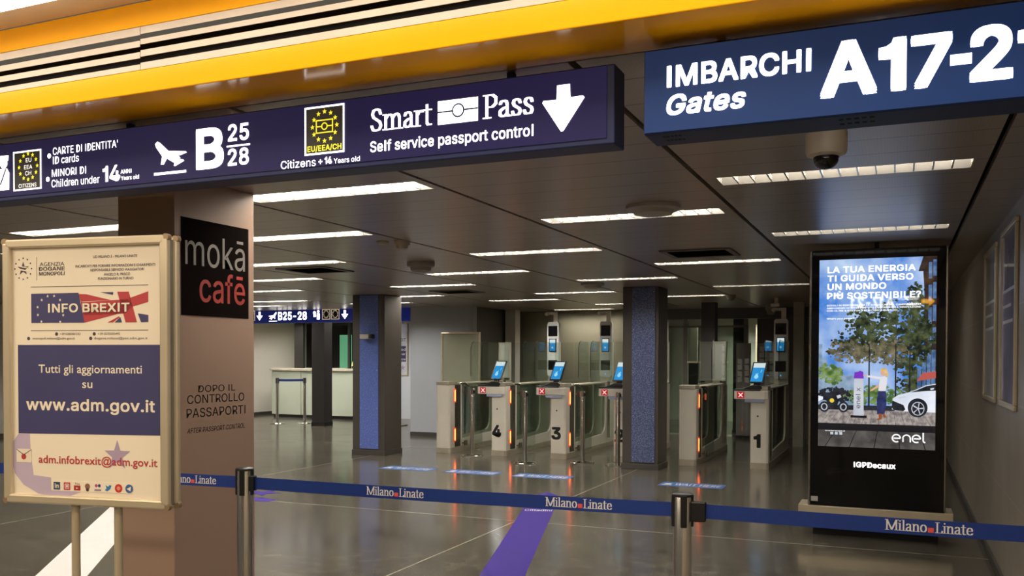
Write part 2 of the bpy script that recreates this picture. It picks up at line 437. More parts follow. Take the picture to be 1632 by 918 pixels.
def hull(p):
    p = sorted(set(p))
    def half(q):
        h = []
        for a in q:
            while len(h) > 1 and (h[-1][0] - h[-2][0]) * (a[1] - h[-2][1]) - (h[-1][1] - h[-2][1]) * (a[0] - h[-2][0]) <= 1e-9: h.pop()
            h.append(a)
        return h
    a, b = half(p), half(p[::-1]); return a[:-1] + b[:-1]
def serif_text(mb, s, x0, x1, yb, ch, w, thick=.095, thin=.03, gap=None):
    """high-contrast serif lettering drawn with a broad nib; gap = a blank of that many units in place of '.'"""
    segs, x = [], 0
    for c in s:
        if c == '.': x += gap or .2; continue
        adv, paths = GLY[c]
        for pa in paths:
            for a, b in zip(pa, pa[1:]):
                segs.append([(x + a[0], a[1]), (x + b[0], b[1])])
        x += adv
    lo = min(q[0] for sg in segs for q in sg) - thick / 2; hi = max(q[0] for sg in segs for q in sg) + thick / 2
    k = (x1 - x0) / (hi - lo); ky = ch / .72
    for i, (a, b) in enumerate(segs):
        pts = []
        for q in (a, b):
            for dx in (-thick / 2, thick / 2):
                for dy in (-thin / 2, thin / 2): pts.append((round(x0 + (q[0] + dx - lo) * k, 6), round(yb + (max(q[1], thin / 2) + dy) * ky, 6)))
        h = hull(pts)
        if len(h) > 2: mb.add([(px, py, w + (i % 40) * 1e-5) for px, py in h], [tuple(range(len(h)))])
    return lambda u: x0 + (u - lo) * k
def star(cx, cy, r, r2=None, rot=0, n=5):
    r2 = r2 or r * .4
    return [(cx + (r if k % 2 == 0 else r2) * math.sin(rot + k * PI / n), cy + (r if k % 2 == 0 else r2) * math.cos(rot + k * PI / n)) for k in range(2 * n)]
def disc(cx, cy, r, n=24, ry=None): return [(cx + r * math.cos(2 * PI * k / n), cy + (ry or r) * math.sin(2 * PI * k / n)) for k in range(n)]
def flat(mb, poly, w, d=.0006): return mb.prism(poly, w, w + d)
def rect(x0, x1, y0, y1): return [(x0, y0), (x1, y0), (x1, y1), (x0, y1)]

H = 2.45
# ================================================================== SETTING
struct(MB().box(-22, .75, -5, 27, -.1, 0).build('floor', FLOOR_M))
struct(MB().box(.65, .80, -5, 17.5, 0, 3.4).build('wall_right', TILE_M))
struct(MB().box(.632, .65, -5, 16.4, 0, .07).build('baseboard_right', DARKW, bevel=.003))

EDGE = [.65, .40, -.975, -2.35, -3.70, -5.03, -6.40, -7.76, -9.12, -10.5, -11.86, -13.2, -14.6, -16.0]
LIGHTS = {   # bay index -> (Y centre, brightness)
 1: [(4.9, 'dim'), (7.15, 'dim'), (10.4, 'dim')],
 2: [(5.87, 'mid'), (8.97, 'mid'), (12.05, 'dim'), (18.5, 'bright'), (20.3, 'bright')],  # rearmost bright lights are added, hidden behind the beam, to brighten the back room
 3: [(4.38, 'bright'), (7.53, 'mid'), (10.51, 'mid'), (13.74, 'mid'), (18.5, 'bright'), (20.3, 'bright')],  # rearmost bright lights likewise added unseen, to lift the far right wall
 4: [(5.88, 'bright'), (9.13, 'bright'), (12.45, 'bright'), (15.33, 'bright')],
 5: [(4.95, 'bright'), (7.55, 'bright'), (10.58, 'bright'), (13.77, 'bright'), (16.85, 'mid')],
 6: [(5.9, 'bright'), (9.1, 'bright'), (12.3, 'bright')],
 7: [(7.5, 'bright'), (10.6, 'bright'), (13.7, 'bright')],
 8: [(9.1, 'bright'), (12.6, 'bright'), (15.5, 'bright'), (18.2, 'bright')],  # last light is added, hidden by the far sign, to brighten the pale panel
 9: [(10.6, 'bright'), (13.7, 'bright'), (16.8, 'bright')],
 10: [(12.4, 'bright'), (15.6, 'bright'), (17.3, 'bright'), (18.9, 'bright')],  # whole bay added out of sight to brighten the left wall
 11: [(14.0, 'bright'), (16.2, 'bright'), (17.8, 'bright'), (19.3, 'bright')],  # unseen lights, also added to make the left wall brighter
}
cb = MB(); LW, LL = .11, .61
for i in range(len(EDGE) - 1):
    x1, x0 = EDGE[i] - .014, EDGE[i + 1] + .014
    if i == 0: x1 = .65
    y = 2.74; xc = (EDGE[i] + EDGE[i + 1]) / 2
    for yc, _ in LIGHTS.get(i, []):
        cb.box(x0, x1, y, yc - LW, H, H + .03)
        cb.box(x0, xc - LL, yc - LW, yc + LW, H, H + .03); cb.box(xc + LL, x1, yc - LW, yc + LW, H, H + .03)
        y = yc + LW
    cb.box(x0, x1, y, 26, H, H + .03)
struct(cb.build('ceiling', CEIL_M))
struct(MB().box(-22, .8, 2.74, 26, H + .16, H + .2).build('trim_1', BLACK))

# bulkhead between the two halls: yellow bands, cream slats over a dark void, yellow soffit
YF = 2.46
struct(MB().box(-9, .65, YF, 2.735, 2.45, 2.534).build('trim_2', YELLOW, bevel=.004))
struct(MB().box(-9, .65, YF, YF + .05, 2.690, 2.776).build('trim_3', YELLOW, bevel=.002))
sl = MB()
for z0, z1 in ((2.536, 2.556), (2.578, 2.600), (2.619, 2.641), (2.661, 2.690)):
    sl.box(-9, -2.53, YF + .004, YF + .0065, z0, z1); 
for z0, z1 in ((2.536, 2.561), (2.583, 2.606), (2.627, 2.646), (2.664, 2.690)):
    sl.box(-2.527, .65, YF + .004, YF + .0065, z0, z1)
struct(sl.build('trim_4', SLAT))
struct(MB().box(-9, .65, YF + .14, YF + .16, 2.534, 2.69).build('trim_5', BLACK))
# near hall ceiling with its own strip lights
NL = [(x, y) for y in (2.02, .5, -1.1, -2.7) for x in (-6.6, -4.6, -2.6, -.6) if not (y == 2.02 and x > -3.5)]
nc = MB()
struct(nc.box(-9, .65, -5, YF - .002, 2.778, 2.82).build('trim_6', CREAM))

# far surroundings
struct(MB().box(-15.25, -15.08, 3, 20.6, 0, H).build('wall_left', WHITEW))
struct(MB().box(-15.08, -15.06, 3, 20.0, 0, .08).build('baseboard_left', DARKW))
struct(MB().box(-8.576, -7.27, 15, 15.2, 0, H).build('wall_middle', GREYW))
struct(MB().box(-8.576, -7.262, 14.985, 15, 0, .075).build('baseboard_middle', DARKW))
wr = MB(); wr.box(-7.40, -7.27, 15.2, 17.6, 0, H)
struct(wr.build('wall_recess', DARKW))
struct(MB().box(-7.27, -4.55, 17.3, 17.5, 0, H).build('wall_back', OLIVE))
struct(MB().box(-7.235, -7.02, 16.45, 16.7, 0, H).build('trim_7', WHITEW))
struct(MB().box(-22, -8.57, 22.2, 22.4, 0, H).build('wall_far', DARKW))
struct(MB().box(-11.6, -10.3, 19.0, 19.2, 0, H).build('wall_pale', mat('pale_lit_panel', (226, 230, 240), .5, var=.02)))

# back right: dark beam, end walls and glazed screen
struct(MB().box(-4.55, -1.2, 17.3, 17.45, 2.25, H).build('trim_8', DARKW))
struct(MB().box(-2.47, -1.45, 17.5, 17.62, 0, H).build('wall_recess_right', DARKW))
struct(MB().box(-1.45, .65, 16.4, 16.55, 0, H).build('wall_end', OLIVE))
struct(MB().box(-1.64, -1.47, 15.85, 16.05, 0, H).build('trim_9', mat('pale_steel_post', (168, 162, 148), .4, .3)))
struct(MB().box(-8.5, .6, 21.6, 21.8, 0, H).build('wall_far_right', mat('pale_green_wall', (196, 204, 186), .6, var=.06, scale=.8)))
struct(MB().box(-2.74, -2.50, 19.2, 19.3, 0, 2.2).build('trim_10', mat('lit_beige_jamb', (238, 224, 190), .5, var=.02)))

# ================================================================== CEILING LIGHTS
def light_parts(t, xc, yc, z, kind, hw=.11, hl=.61):
    h = MB()
    h.box(xc - hl, xc + hl, yc - hw, yc + hw, z + .085, z + .095)
    for sx in (-1, 1):
        a = xc + sx * hl; h.box(min(a, a - sx * .004), max(a, a - sx * .004), yc - hw, yc + hw, z, z + .085)
    for sy in (-1, 1):
        a, b = yc + sy * hw, yc + sy * hw * .62
        h.add([(xc - hl, a, z), (xc + hl, a, z), (xc + hl, b, z + .084), (xc - hl, b, z + .084)], [(0, 1, 2, 3)])
    h.build('reflector_housing', REFL, t)
    MB().box(xc - hl + .03, xc + hl - .03, yc - hw * .42, yc + hw * .42, z + .042, z + .056).build('lamp_tube', tube_mat(kind), t)
    lo = MB()
    for k in range(1, 14):
        x = xc - hl + 2 * hl * k / 14
        lo.add([(x - .004, yc - hw * .98, z + .002), (x + .004, yc - hw * .98, z + .002), (x + .004, yc + hw * .98, z + .002), (x - .004, yc + hw * .98, z + .002),
                (x - .001, yc - hw * .75, z + .045), (x + .001, yc - hw * .75, z + .045), (x + .001, yc + hw * .75, z + .045), (x - .001, yc + hw * .75, z + .045)],
               [(0, 3, 2, 1), (4, 5, 6, 7), (0, 1, 5, 4), (1, 2, 6, 5), (2, 3, 7, 6), (3, 0, 4, 7)])
    lo.build('louvre', REFL, t)
ORD = ['first', 'second', 'third', 'fourth', 'fifth', 'sixth', 'seventh', 'eighth', 'ninth', 'tenth', 'eleventh']
ADJ = {'bright': 'bright white', 'mid': 'softly lit', 'dim': 'dim'}
for bay, lst in LIGHTS.items():
    xc = (EDGE[bay] + EDGE[bay + 1]) / 2
    for k, (yc, kind) in enumerate(lst):
        t = thing('ceiling_light', (xc, yc, H), '%s louvred strip light, %s from the front in %s ceiling bay from right wall' % (ADJ[kind], ORD[k], ORD[bay - 1]), 'ceiling light', 'recessed strip lights in the low ceiling')  # the added hidden lights share this name and label
        light_parts(t, xc, yc, H, kind)
t = thing('ceiling_light', (-4.1, 2.14, 2.775), 'long bright strip light above the yellow bulkhead, cut by the top left corner', 'ceiling light')
MB().frame(-8.9, .6, 2.0, 2.285, .018, 2.760, 2.777).build('light_frame', CREAM, t)
for x in (-8.88, -6.51, -4.14, -1.77): MB().box(x, x + 2.35, 2.02, 2.265, 2.742, 2.774).build('diffuser', tube_mat('near'), t)
for x, y in [(x, y) for y in (.9, -.9, -2.9) for x in (-6.5, -3.7, -.9)]:
    ld = bpy.data.lights.new('hall_ceiling_lamp', 'AREA'); ld.shape = 'RECTANGLE'; ld.size = 1.3; ld.size_y = .25
    ld.energy = 33; ld.color = (1.0, .83, .62)
    lo_ = bpy.data.objects.new('hall_ceiling_lamp', ld); COL.objects.link(lo_); lo_.location = (x, y, 2.74)

# ================================================================== OVERHEAD SIGNS
def hang_rods(t, xs, y, z0, m):
    for x in xs: MB().box(x - .012, x + .012, y - .012, y + .012, z0, 2.45).build('hanger', m, t)
# --- passport control sign
YB = 2.69
sb = thing('passport_control_sign', (-2.2, 2.76, 2.165), 'long navy hanging sign reading Smart Pass self service passport control', 'sign')
MB().box(-5.6, -.815, YB, 2.80, 2.165, 2.411).build('housing', SIGNBODY, sb, bevel=.004)
MB().box(-5.59, -.84, YB - .004, YB + .001, 2.183, 2.405).build('face_panel', SIGNNAVY, sb)
hang_rods(sb, (-4.8, -2.9, -1.2), 2.775, 2.40, SIGNBODY)
F = lambda: MB(O=(0, YB - .0045, 0), U=(1, 0, 0), V=(0, 0, 1), N=(0, -1, 0))
D = .0012
for s, x0, x1, zb, ch, bo in (
    ("CARTE DI IDENTITA'", -3.238, -2.875, 2.3359, 0.0300, .006), ('ID cards', -3.238, -3.090, 2.2978, 0.0310, .006),
    ('MINORI DI', -3.245, -3.050, 2.2453, 0.0300, .006), ('Children under', -3.247, -2.976, 2.2019, 0.0310, .006),
    ('14', -2.958, -2.865, 2.2024, 0.0640, .02), ('ANNI', -2.861, -2.804, 2.2284, 0.0165, .006), ('Years old', -2.859, -2.764, 2.2026, 0.0165, .006),
    ('B', -2.474, -2.340, 2.2124, 0.1550, .045), ('25', -2.320, -2.222, 2.3067, 0.0626, .03), ('28', -2.321, -2.223, 2.2154, 0.0627, .03),
    ('Citizens', -2.077, -1.924, 2.1841, 0.0290, .006), ('+14', -1.912, -1.855, 2.1874, 0.0249, .03), ('Years old', -1.847, -1.739, 2.1860, 0.0180, .006),
    ('Self service passport control', -1.696, -1.084, 2.2121, 0.0370, .018)):
    put_text(F(), s, x0, x1, zb, ch, D, bold=bo).build('lettering', LIT, sb)
for s, x0, x1 in (('Smart', -1.695, -1.452), ('Pass', -1.264, -1.083)):
    m = F(); serif_text(m, s, x0, x1, 2.283, .0760, D, thick=.105, thin=.04); m.build('serif_lettering', LIT, sb)
m = F(); flat(m, disc(-3.259, 2.334, .010, 14), D); flat(m, disc(-3.268, 2.2376, .010, 14), D); m.build('bullet_dots', LIT, sb)
m = F(); flat(m, rect(-2.326, -2.217, 2.2855, 2.2915), D); m.build('divider', LIT, sb)
pl = [(-2.679, 2.330), (-2.667, 2.339), (-2.653, 2.332), (-2.612, 2.298), (-2.524, 2.289), (-2.520, 2.284), (-2.563, 2.274), (-2.553, 2.269), (-2.553, 2.261), (-2.537, 2.259), (-2.533, 2.253), (-2.577, 2.237), (-2.584, 2.238), (-2.581, 2.249), (-2.619, 2.269), (-2.636, 2.247), (-2.650, 2.248), (-2.643, 2.279), (-2.674, 2.317)]
m = F(); flat(m, pl, D); flat(m, rect(-2.685, -2.523, 2.208, 2.2175), D); m.build('aeroplane_pictogram', LIT, sb)
# citizens box with star ring
def star_box(x0, x1, z0, z1, cx, cz, rx, rz, y_text):
    f = F(); f.frame(x0, x1, z0, z1, .0062, 0, .0012); b = f.build('pictogram_frame', LIT, sb)
    m = F(); flat(m, rect(x0 + .006, x1 - .006, z0 + .006, z1 - .006), .0002, .0004); m.build('pictogram_ground', SIGNBLACK, b)
    for k in range(12):
        a = k * PI / 6
        m = F(); flat(m, star(cx + rx * math.sin(a), cz + rz * math.cos(a), .0095), D); m.build('star', LITY, b)
    return b
b1 = star_box(-3.474, -3.307, 2.2021, 2.368, -3.384, 2.300, .054, .054, 0)
for s, x0, x1, zb, ch in (('EU', -3.398, -3.365, 2.3190, .0170), ('EEA', -3.408, -3.360, 2.2900, .0170), ('CH', -3.402, -3.366, 2.2640, .0170), ('CITIZENS', -3.442, -3.336, 2.2135, .0160)):
    put_text(F(), s, x0, x1, zb, ch, D).build('pictogram_lettering', mat('backlit_soft_white', (250, 246, 240), .4, emit=1.2, var=.01), b1)
b2 = star_box(-1.972, -1.803, 2.2237, 2.395, -1.886, 2.322, .052, .052, 0)
put_text(F(), 'EU/EEA/CH', -1.960, -1.815, 2.2357, .0200, D, bold=.03).build('pictogram_lettering', LITY, b2)
m = F(); m.frame(-1.923, -1.850, 2.298, 2.346, .004, D, D + .0006); m.box(-1.919, -1.900, 2.320, 2.324, D, D + .0006); m.box(-1.873, -1.854, 2.320, 2.324, D, D + .0006)
for k in range(16):
    a, b = 2 * PI * k / 16, 2 * PI * (k + 1) / 16
    flat(m, [(-1.8865 + r * math.cos(q), 2.322 + r * math.sin(q)) for r, q in ((.0135, a), (.0135, b), (.0095, b), (.0095, a))], D)
m.build('passport_outline', LITY, b2)
m = F(); flat(m, rect(-1.430, -1.281, 2.2805, 2.3590), D); pi_ = m.build('passport_pictogram', LIT, sb)
m = F(); flat(m, disc(-1.354, 2.322, .0235), D + .0006, .0004); m.box(-1.430, -1.281, 2.3195, 2.3245, D + .0006, D + .001); m.build('pictogram_line', SIGNNAVY, pi_)
m = F(); flat(m, disc(-1.354, 2.322, .0182), D + .0011, .0004); m.build('pictogram_centre', LIT, pi_)
m = F(); flat(m, [(-1.003, 2.363), (-.960, 2.363), (-.958, 2.321), (-.917, 2.322), (-.911, 2.316), (-.982, 2.217), (-.990, 2.217), (-1.053, 2.312), (-1.050, 2.319), (-1.005, 2.318)], D); m.build('down_arrow', LIT, sb)
m = F(); flat(m, [(-3.60, 2.211), (-3.500, 2.211), (-3.498, 2.282), (-3.512, 2.302), (-3.60, 2.302)], D); flat(m, disc(-3.532, 2.325, .022, 18), D); flat(m, [(-3.58, 2.335), (-3.505, 2.335), (-3.503, 2.358), (-3.58, 2.358)], D)
off = m.build('officer_pictogram', LIT, sb)
m = F(); flat(m, [(-3.60, 2.236), (-3.548, 2.236), (-3.515, 2.300), (-3.522, 2.301), (-3.554, 2.241), (-3.60, 2.241)], D + .0007); m.build('pictogram_line', SIGNNAVY, off)

# --- gates sign
YA = 2.64
sa = thing('gates_sign', (-.1, 2.72, 2.168), 'blue hanging sign reading IMBARCHI Gates A17-21', 'sign')
MB().box(-.709, .60, YA, 2.80, 2.168, 2.417).build('housing', SIGNBLUEB, sa, bevel=.004)
MB().box(-.705, .596, YA - .004, YA + .001, 2.172, 2.413).build('face_panel', SIGNBLUE, sa)
hang_rods(sa, (-.5, .4), 2.75, 2.40, SIGNBLUEB)
F = lambda: MB(O=(0, YA - .0045, 0), U=(1, 0, 0), V=(0, 0, 1), N=(0, -1, 0))
for s, x0, x1, zb, ch, bo, sh in (('IMBARCHI', -.638, -.231, 2.2993, .0640, .04, 0), ('Gates', -.639, -.408, 2.2175, .0600, .038, .22), ('A', -.207, -.060, 2.2187, .1530, .05, 0),
                                  ('1', -.058, .012, 2.2187, .1440, .05, 0), ('7', .022, .122, 2.2187, .1420, .05, 0), ('-', .117, .168, 2.2700, .0280, 0, 0), ('2', .163, .263, 2.2200, .1430, .05, 0), ('1', .272, .338, 2.2200, .1430, .05, 0)):
    put_text(F(), s, x0, x1, zb, ch, D, bold=bo, shear=sh).build('lettering', LIT, sa)
for x0, x1 in ((-.66, -.60), (-.16, -.06)):
    m = MB()
    for k in range(5):
        for j in range(2):
            x = x0 + (x1 - x0) * k / 5; m.box(x, x + (x1 - x0) / 8, 2.676 + j * .05, 2.690 + j * .05, 2.1672, 2.1685)
    m.build('vent_slots', BLACK, sa)
# its rear face, seen mirrored in the display glass
F = lambda: MB(O=(0, 2.8005, 0), U=(-1, 0, 0), V=(0, 0, 1), N=(0, 1, 0))
MB().box(-.705, .596, 2.799, 2.804, 2.172, 2.413).build('rear_face_panel', SIGNBLUE, sa)
F = lambda: MB(O=(0, 2.8045, 0), U=(-1, 0, 0), V=(0, 0, 1), N=(0, 1, 0))
for s, x0, x1, zb, ch, bo in (('IMBARCHI', -.235, .02, 2.275, .050, .03), ('Gates', -.235, -.09, 2.200, .045, .03), ('A17-21', .06, .60, 2.182, .145, .045)):
    put_text(F(), s, x0, x1, zb, ch, D, bold=bo).build('rear_lettering', LITR, sa)
m = F(); flat(m, [(-.27, 2.23), (-.36, 2.23), (-.36, 2.19), (-.43, 2.255), (-.36, 2.32), (-.36, 2.28), (-.27, 2.28)], D); m.build('rear_arrow', mat('backlit_amber', (250, 190, 60), .4, emit=9, ergb=(250, 176, 40), var=.01), sa)

# --- dome camera, detectors, vents
dc = thing('dome_camera', (-.29, 4.03, H), 'white dome security camera on the ceiling below the gates sign', 'camera')
MB().lathe([(.085, H), (.085, H - .075), (.078, H - .09), (.055, H - .098), (.0, H - .098)], -.29, 4.03).build('housing', mat('camera_cream', (214, 202, 182), .4), dc, smooth=True)
MB().lathe([(.052, H - .098)] + [(.052 * math.cos(a * PI / 16), H - .105 - .045 * math.sin(a * PI / 16)) for a in range(8)], -.29, 4.03).build('dome', mat('smoked_dome', (18, 15, 14), .06), dc, smooth=True)
def detector(x, y, r, h, label, name='smoke_detector', m=None, cat='smoke detector'):
    t = thing(name, (x, y, H), label, cat)
    MB().lathe([(r, H), (r, H - h * .35), (r * .92, H - h * .5)], x, y, 24).build('base', m or mat('detector_beige', (176, 164, 144), .5), t, smooth=True)
    MB().lathe([(r * .78, H - h * .5), (r * .7, H - h * .85), (r * .45, H - h), (0, H - h)], x, y, 24).build('cap', m or mat('detector_beige', (176, 164, 144), .5), t, smooth=True)
detector(-3.74, 6.40, .065, .075, 'small beige smoke detector on the ceiling seam left of centre')
detector(-3.90, 6.36, .05, .03, 'flat beige ceiling sensor just left of the small smoke detector', 'ceiling_sensor', None, 'sensor')
grey_dome = mat('grey_dome', (150, 142, 132), .45)
detector(-4.40, 7.90, .14, .10, 'round grey wireless dome on the ceiling behind the smoke detector', 'wireless_dome', grey_dome, 'dome')
detector(-1.42, 5.52, .17, .06, 'wide grey dome on the ceiling just before the softly lit strip light', 'wireless_dome', mat('pale_dome', (176, 166, 154), .45), 'dome')
detector(-3.60, 10.95, .15, .07, 'grey ceiling dome left of the nearer glittering blue column top', 'wireless_dome', grey_dome, 'dome')
detector(-2.32, 13.70, .07, .09, 'small ceiling dome camera behind the right blue column', 'dome_camera', grey_dome, 'camera')
for x, y, lb in ((-1.65, 8.12, 'square ceiling air vent between two dim strip lights right of centre'), (-5.85, 8.15, 'square ceiling air vent near the left bright strip lights'), (-5.86, 11.6, 'square ceiling air vent above the grey wall')):
    t = thing('air_vent', (x, y, H), lb, 'vent')
    MB().frame(x - .31, x + .31, y - .29, y + .29, .05, H - .012, H).build('vent_frame', mat('vent_grey', (104, 95, 86), .5), t)
    m = MB()
    for k in range(9):
        yy = y - .22 + k * .055; m.add([(x - .26, yy - .016, H - .012), (x + .26, yy - .016, H - .012), (x + .26, yy + .012, H - .001), (x - .26, yy + .012, H - .001)], [(0, 1, 2, 3)])
    m.build('vent_blades', BLACK, t)

# ================================================================== COLUMNS
ck = thing('cafe_column', (-3.66, 3.92, 0), 'brown square column with black moka cafe panel behind the poster stand', 'column')
MB().box(-3.86, -3.47, 3.60, 4.235, 0, H).build('shaft', BROWN, ck, bevel=.006)
F = lambda: MB(O=(-3.47, 0, 0), U=(0, 1, 0), V=(0, 0, 1), N=(1, 0, 0))
m = F(); m.box(3.652, 4.182, 1.72, 2.237, 0, .003); pn = m.build('cafe_panel', mat('cafe_black', (24, 19, 18), .85, var=.05, spec=0.0), ck)
put_text(F(), 'mok\u0101', 3.679, 4.150, 1.990, .168, .0036).build('panel_lettering', mat('cafe_grey', (132, 124, 116), .6), pn)
put_text(F(), 'caf\u0113', 3.784, 4.150, 1.797, .160, .0036, bold=.01).build('panel_lettering', mat('cafe_red', (158, 50, 40), .6), pn)
for s, y0, y1, zb, ch, bo, sh in (('DOPO IL', 3.774, 4.068, 1.307, .037, .008, 0), ('CONTROLLO', 3.692, 4.145, 1.247, .046, .008, 0), ('PASSAPORTI', 3.687, 4.155, 1.172, .049, .008, 0), ('AFTER PASSPORT CONTROL', 3.691, 4.149, 1.0895, .027, .01, .2)):
    put_text(F(), s, y0, y1, zb, ch, .001, bold=bo, shear=sh).build('column_lettering', mat('column_ink', (40, 30, 26), .5), ck)

def blue_column(x0, x1, px0, px1, label, rgb, rgb2):
    t = thing('column', ((x0 + x1) / 2, 11.97, 0), label, 'column', 'blue fronted columns')
    MB().box(x0, x1, 11.72, 12.22, 0, H).build('shaft', DKCOL, t, bevel=.004)
    MB().box(x0 - .012, x1 + .012, 11.708, 12.232, 0, .075).build('skirting', DARKW, t, bevel=.003)
    p = MB().box(px0, px1, 11.707, 11.72, .10, H - .01).build('front_panel', speckle_material('blue_panel_%d' % int(-x0), rgb, rgb2), t)
    for z in (.16, .72, 1.3, 1.88, 2.38):
        for x in (px0 + .02, px1 - .02):
            MB(O=(x, 11.707, z), U=(1, 0, 0), V=(0, 0, 1), N=(0, -1, 0)).prism(disc(0, 0, .006, 8), 0, .002).build('panel_screw', ALU, p)
    return t
blue_column(-7.72, -7.15, -7.585, -7.255, 'dark square column with blue front panel and small white camera', (92, 112, 186), (130, 148, 208))
blue_column(-3.42, -2.93, -3.29, -2.975, 'dark square column with glittering blue front panel beside gate 2', (74, 84, 124), (150, 158, 184))
bc = thing('box_camera', (-7.42, 11.66, 1.81), 'small white box camera on the front of the left blue column', 'camera')
MB().box(-7.52, -7.36, 11.60, 11.70, 1.775, 1.850).build('body', WHITEP, bc, bevel=.008)
MB().box(-7.36, -7.31, 11.615, 11.70, 1.78, 1.845).build('lens_hood', DARKPL, bc, bevel=.01)
for x0, x1, y0, y1, lb in ((-11.72, -11.40, 16.2, 16.5, 'slim black column in front of the passport control booths'), (-3.11, -2.87, 15.4, 15.64, 'black column in the dark area behind gate 1 lane'), (-3.0, -2.78, 18.0, 18.22, 'farther black column by the lit beige doorway')):
    t = thing('black_column', ((x0 + x1) / 2, y0, 0), lb, 'column')
    MB().box(x0, x1, y0, y1, 0, H).build('shaft', BLKCOL, t, bevel=.004)
    MB().box(x0 - .01, x1 + .01, y0 - .01, y1 + .01, 0, .08).build('skirting', BLACK, t)

# ================================================================== POSTER STAND IN FRONT
A0 = (-2.8305, 2.140, .996); SU = (.98644, .16415, 0); SN = (.16415, -.98644, 0)
st = thing('poster_stand', (-2.51, 2.2, 0), 'silver framed INFO BREXIT poster stand on two poles in front of brown column', 'poster stand')
F = lambda: MB(O=A0, U=SU, V=(0, 0, 1), N=SN)
FW, FH = .6455, .902
def snap_frame(w0, w1, name, corner=True):
    m = F(); t = .030
    for x0, x1, y0, y1 in ((.012, FW - .012, 0, t), (.012, FW - .012, FH - t, FH), (0, t, .012, FH - .012), (FW - t, FW, .012, FH - .012)):
        m.box(x0, x1, y0, y1, w0, w1)
    f = m.build(name, ALU, st, bevel=.006)
    for x in (.008, FW - .008):
        for y in (.008, FH - .008):
            m = F(); m.prism(disc(x, y, .012, 16), w0 + .001, w1 - .002); m.build('corner_cap', mat('corner_brass', (160, 138, 108), .4, .4), f)
    return f
snap_frame(-.022, 0, 'front_frame'); snap_frame(-.075, -.053, 'rear_frame')
m = F(); m.box(.012, FW - .012, .012, FH - .012, -.056, -.018); m.build('backing_board', mat('board_grey', (120, 114, 104), .5), st)
PW = -.0150
m = F(); m.box(.024, FW - .024, .024, FH - .024, -.018, PW); po = m.build('poster', PAPER, st)
w1_, w2_ = PW + .0002, PW + .0009
def pp(poly, mtl, name='poster_print', w=None, d=.0005):
    m = F(); flat(m, poly, w1_ if w is None else w, d); return m.build(name, mtl, po)
def pt(s, x0, x1, yb, ch, mtl=INK, bo=.0, sh=0, w=None): 
    m = F(); put_text(m, s, x0, x1, yb, ch, w2_ if w is None else w, bold=bo, shear=sh, sans=ch < .0265 and ch > .02 or bo > .025); return m.build('poster_lettering', mtl, po)
for k in range(12):
    pp(disc(.075 + .034 * math.sin(k * PI / 6), .803 + .036 * math.cos(k * PI / 6), .0028, 8), INKBLUE)
pp(star(.075, .803, .024), INK); pp([(.052, .800), (.098, .792), (.098, .796), (.052, .805)], PAPER, w=w2_)
pp([(.052, .811), (.098, .803), (.098, .806), (.052, .815)], PAPER, w=w2_)
pp(rect(.1295, .1305, .762, .842), INK)
pt('AGENZIA', .142, .241, .8105, .0125, INK, .0); pt('DOGANE', .139, .242, .7945, .0130, INK, .026); pt('MONOPOLI', .139, .242, .7785, .0125, INK, .026, .1)
for s, x0, x1, y in (('UD MILANO 3 - MILANO LINATE', .355, .524, .833), ('INCARICATI PER FORNIRE INFORMAZIONI E CHIARIMENTI', .285, .592, .8025), ('RESPONSABILE SERVIZIO VIAGGIATORI', .344, .550, .7885), ('ANGELO R. PRISCO', .396, .497, .7735), ('FUNZIONARIO IN TURNO', .373, .509, .7595)):
    pt(s, x0, x1, y, .0085, INK, .01)
pp(rect(.106, .565, .7390, .7410), INK); pp(rect(.105, .564, .5900, .5920), INK)
fl = lambda x, y: (.107 + (x - 147) * .458 / 614, .617 - (y - 507) * .100 / 154)
P_ = lambda L: [fl(*q) for q in L]
pp(P_([(147, 353), (400, 352), (432, 507), (147, 507)]), INKBLUE)
FR = INKRED
pp(P_([(402, 358), (440, 360), (570, 392), (412, 398)]), FR); pp(P_([(412, 398), (424, 470), (432, 507), (640, 455), (600, 400), (520, 440)]), FR)
pp(P_([(603, 350), (662, 350), (703, 507), (645, 507)]), FR); pp(P_([(664, 384), (761, 350), (761, 404), (676, 428)]), FR)
pp(P_([(515, 351), (582, 351), (580, 366)]), INKBLUE); pp(P_([(708, 462), (761, 470), (761, 506), (724, 507)]), INKBLUE); pp(P_([(618, 480), (626, 507), (588, 507)]), INKBLUE)
pp(P_([(610, 476), (616, 480), (580, 507), (552, 507)]), FR)
for x, y in ((182, 424), (204, 387), (236, 367), (271, 367), (303, 388), (319, 467), (303, 502), (183, 465), (202, 500)):
    u, v = fl(x, y); pp(star(u, v, .0055), PAPER, w=w2_ - .0003)
pp(P_([(414, 402), (660, 388), (680, 428), (640, 462), (430, 470)]), FR)
pt('INFO', .177, .296, .6505, .0300, INK, .035, w=w2_ + .0001); pt('BREXIT', .314, .496, .6505, .0300, INK, .035, w=w2_ + .0001)
pt('INFO', .175, .294, .6520, .0300, PAPER, .035, w=w2_ + .0003); pt('BREXIT', .312, .494, .6520, .0300, PAPER, .035, w=w2_ + .0003)
for s, x0, x1, y in (('+39 0280381333', .222, .303, .5755), ('+39 0270200492', .372, .457, .5755), ('monopoli.milano@adm.gov.it', .112, .281, .5610), ('dogane.milano@pec.adm.gov.it', .357, .562, .5610)):
    pt(s, x0, x1, y, .0075, INK, 0)
for x, y in ((.208, .579), (.357, .579), (.095, .564), (.343, .564)): pp(disc(x, y, .006, 12), INK)
pp([(.0515, .5425), (.620, .5425), (.619, .243), (.0515, .238)], INKBLUE)
pt('Tutti gli aggiornamenti', .135, .540, .447, .0280, PAPER, .008); pt('su', .309, .349, .397, .028, PAPER, .008); pt('www.adm.gov.it', .084, .589, .319, .040, PAPER, .03)
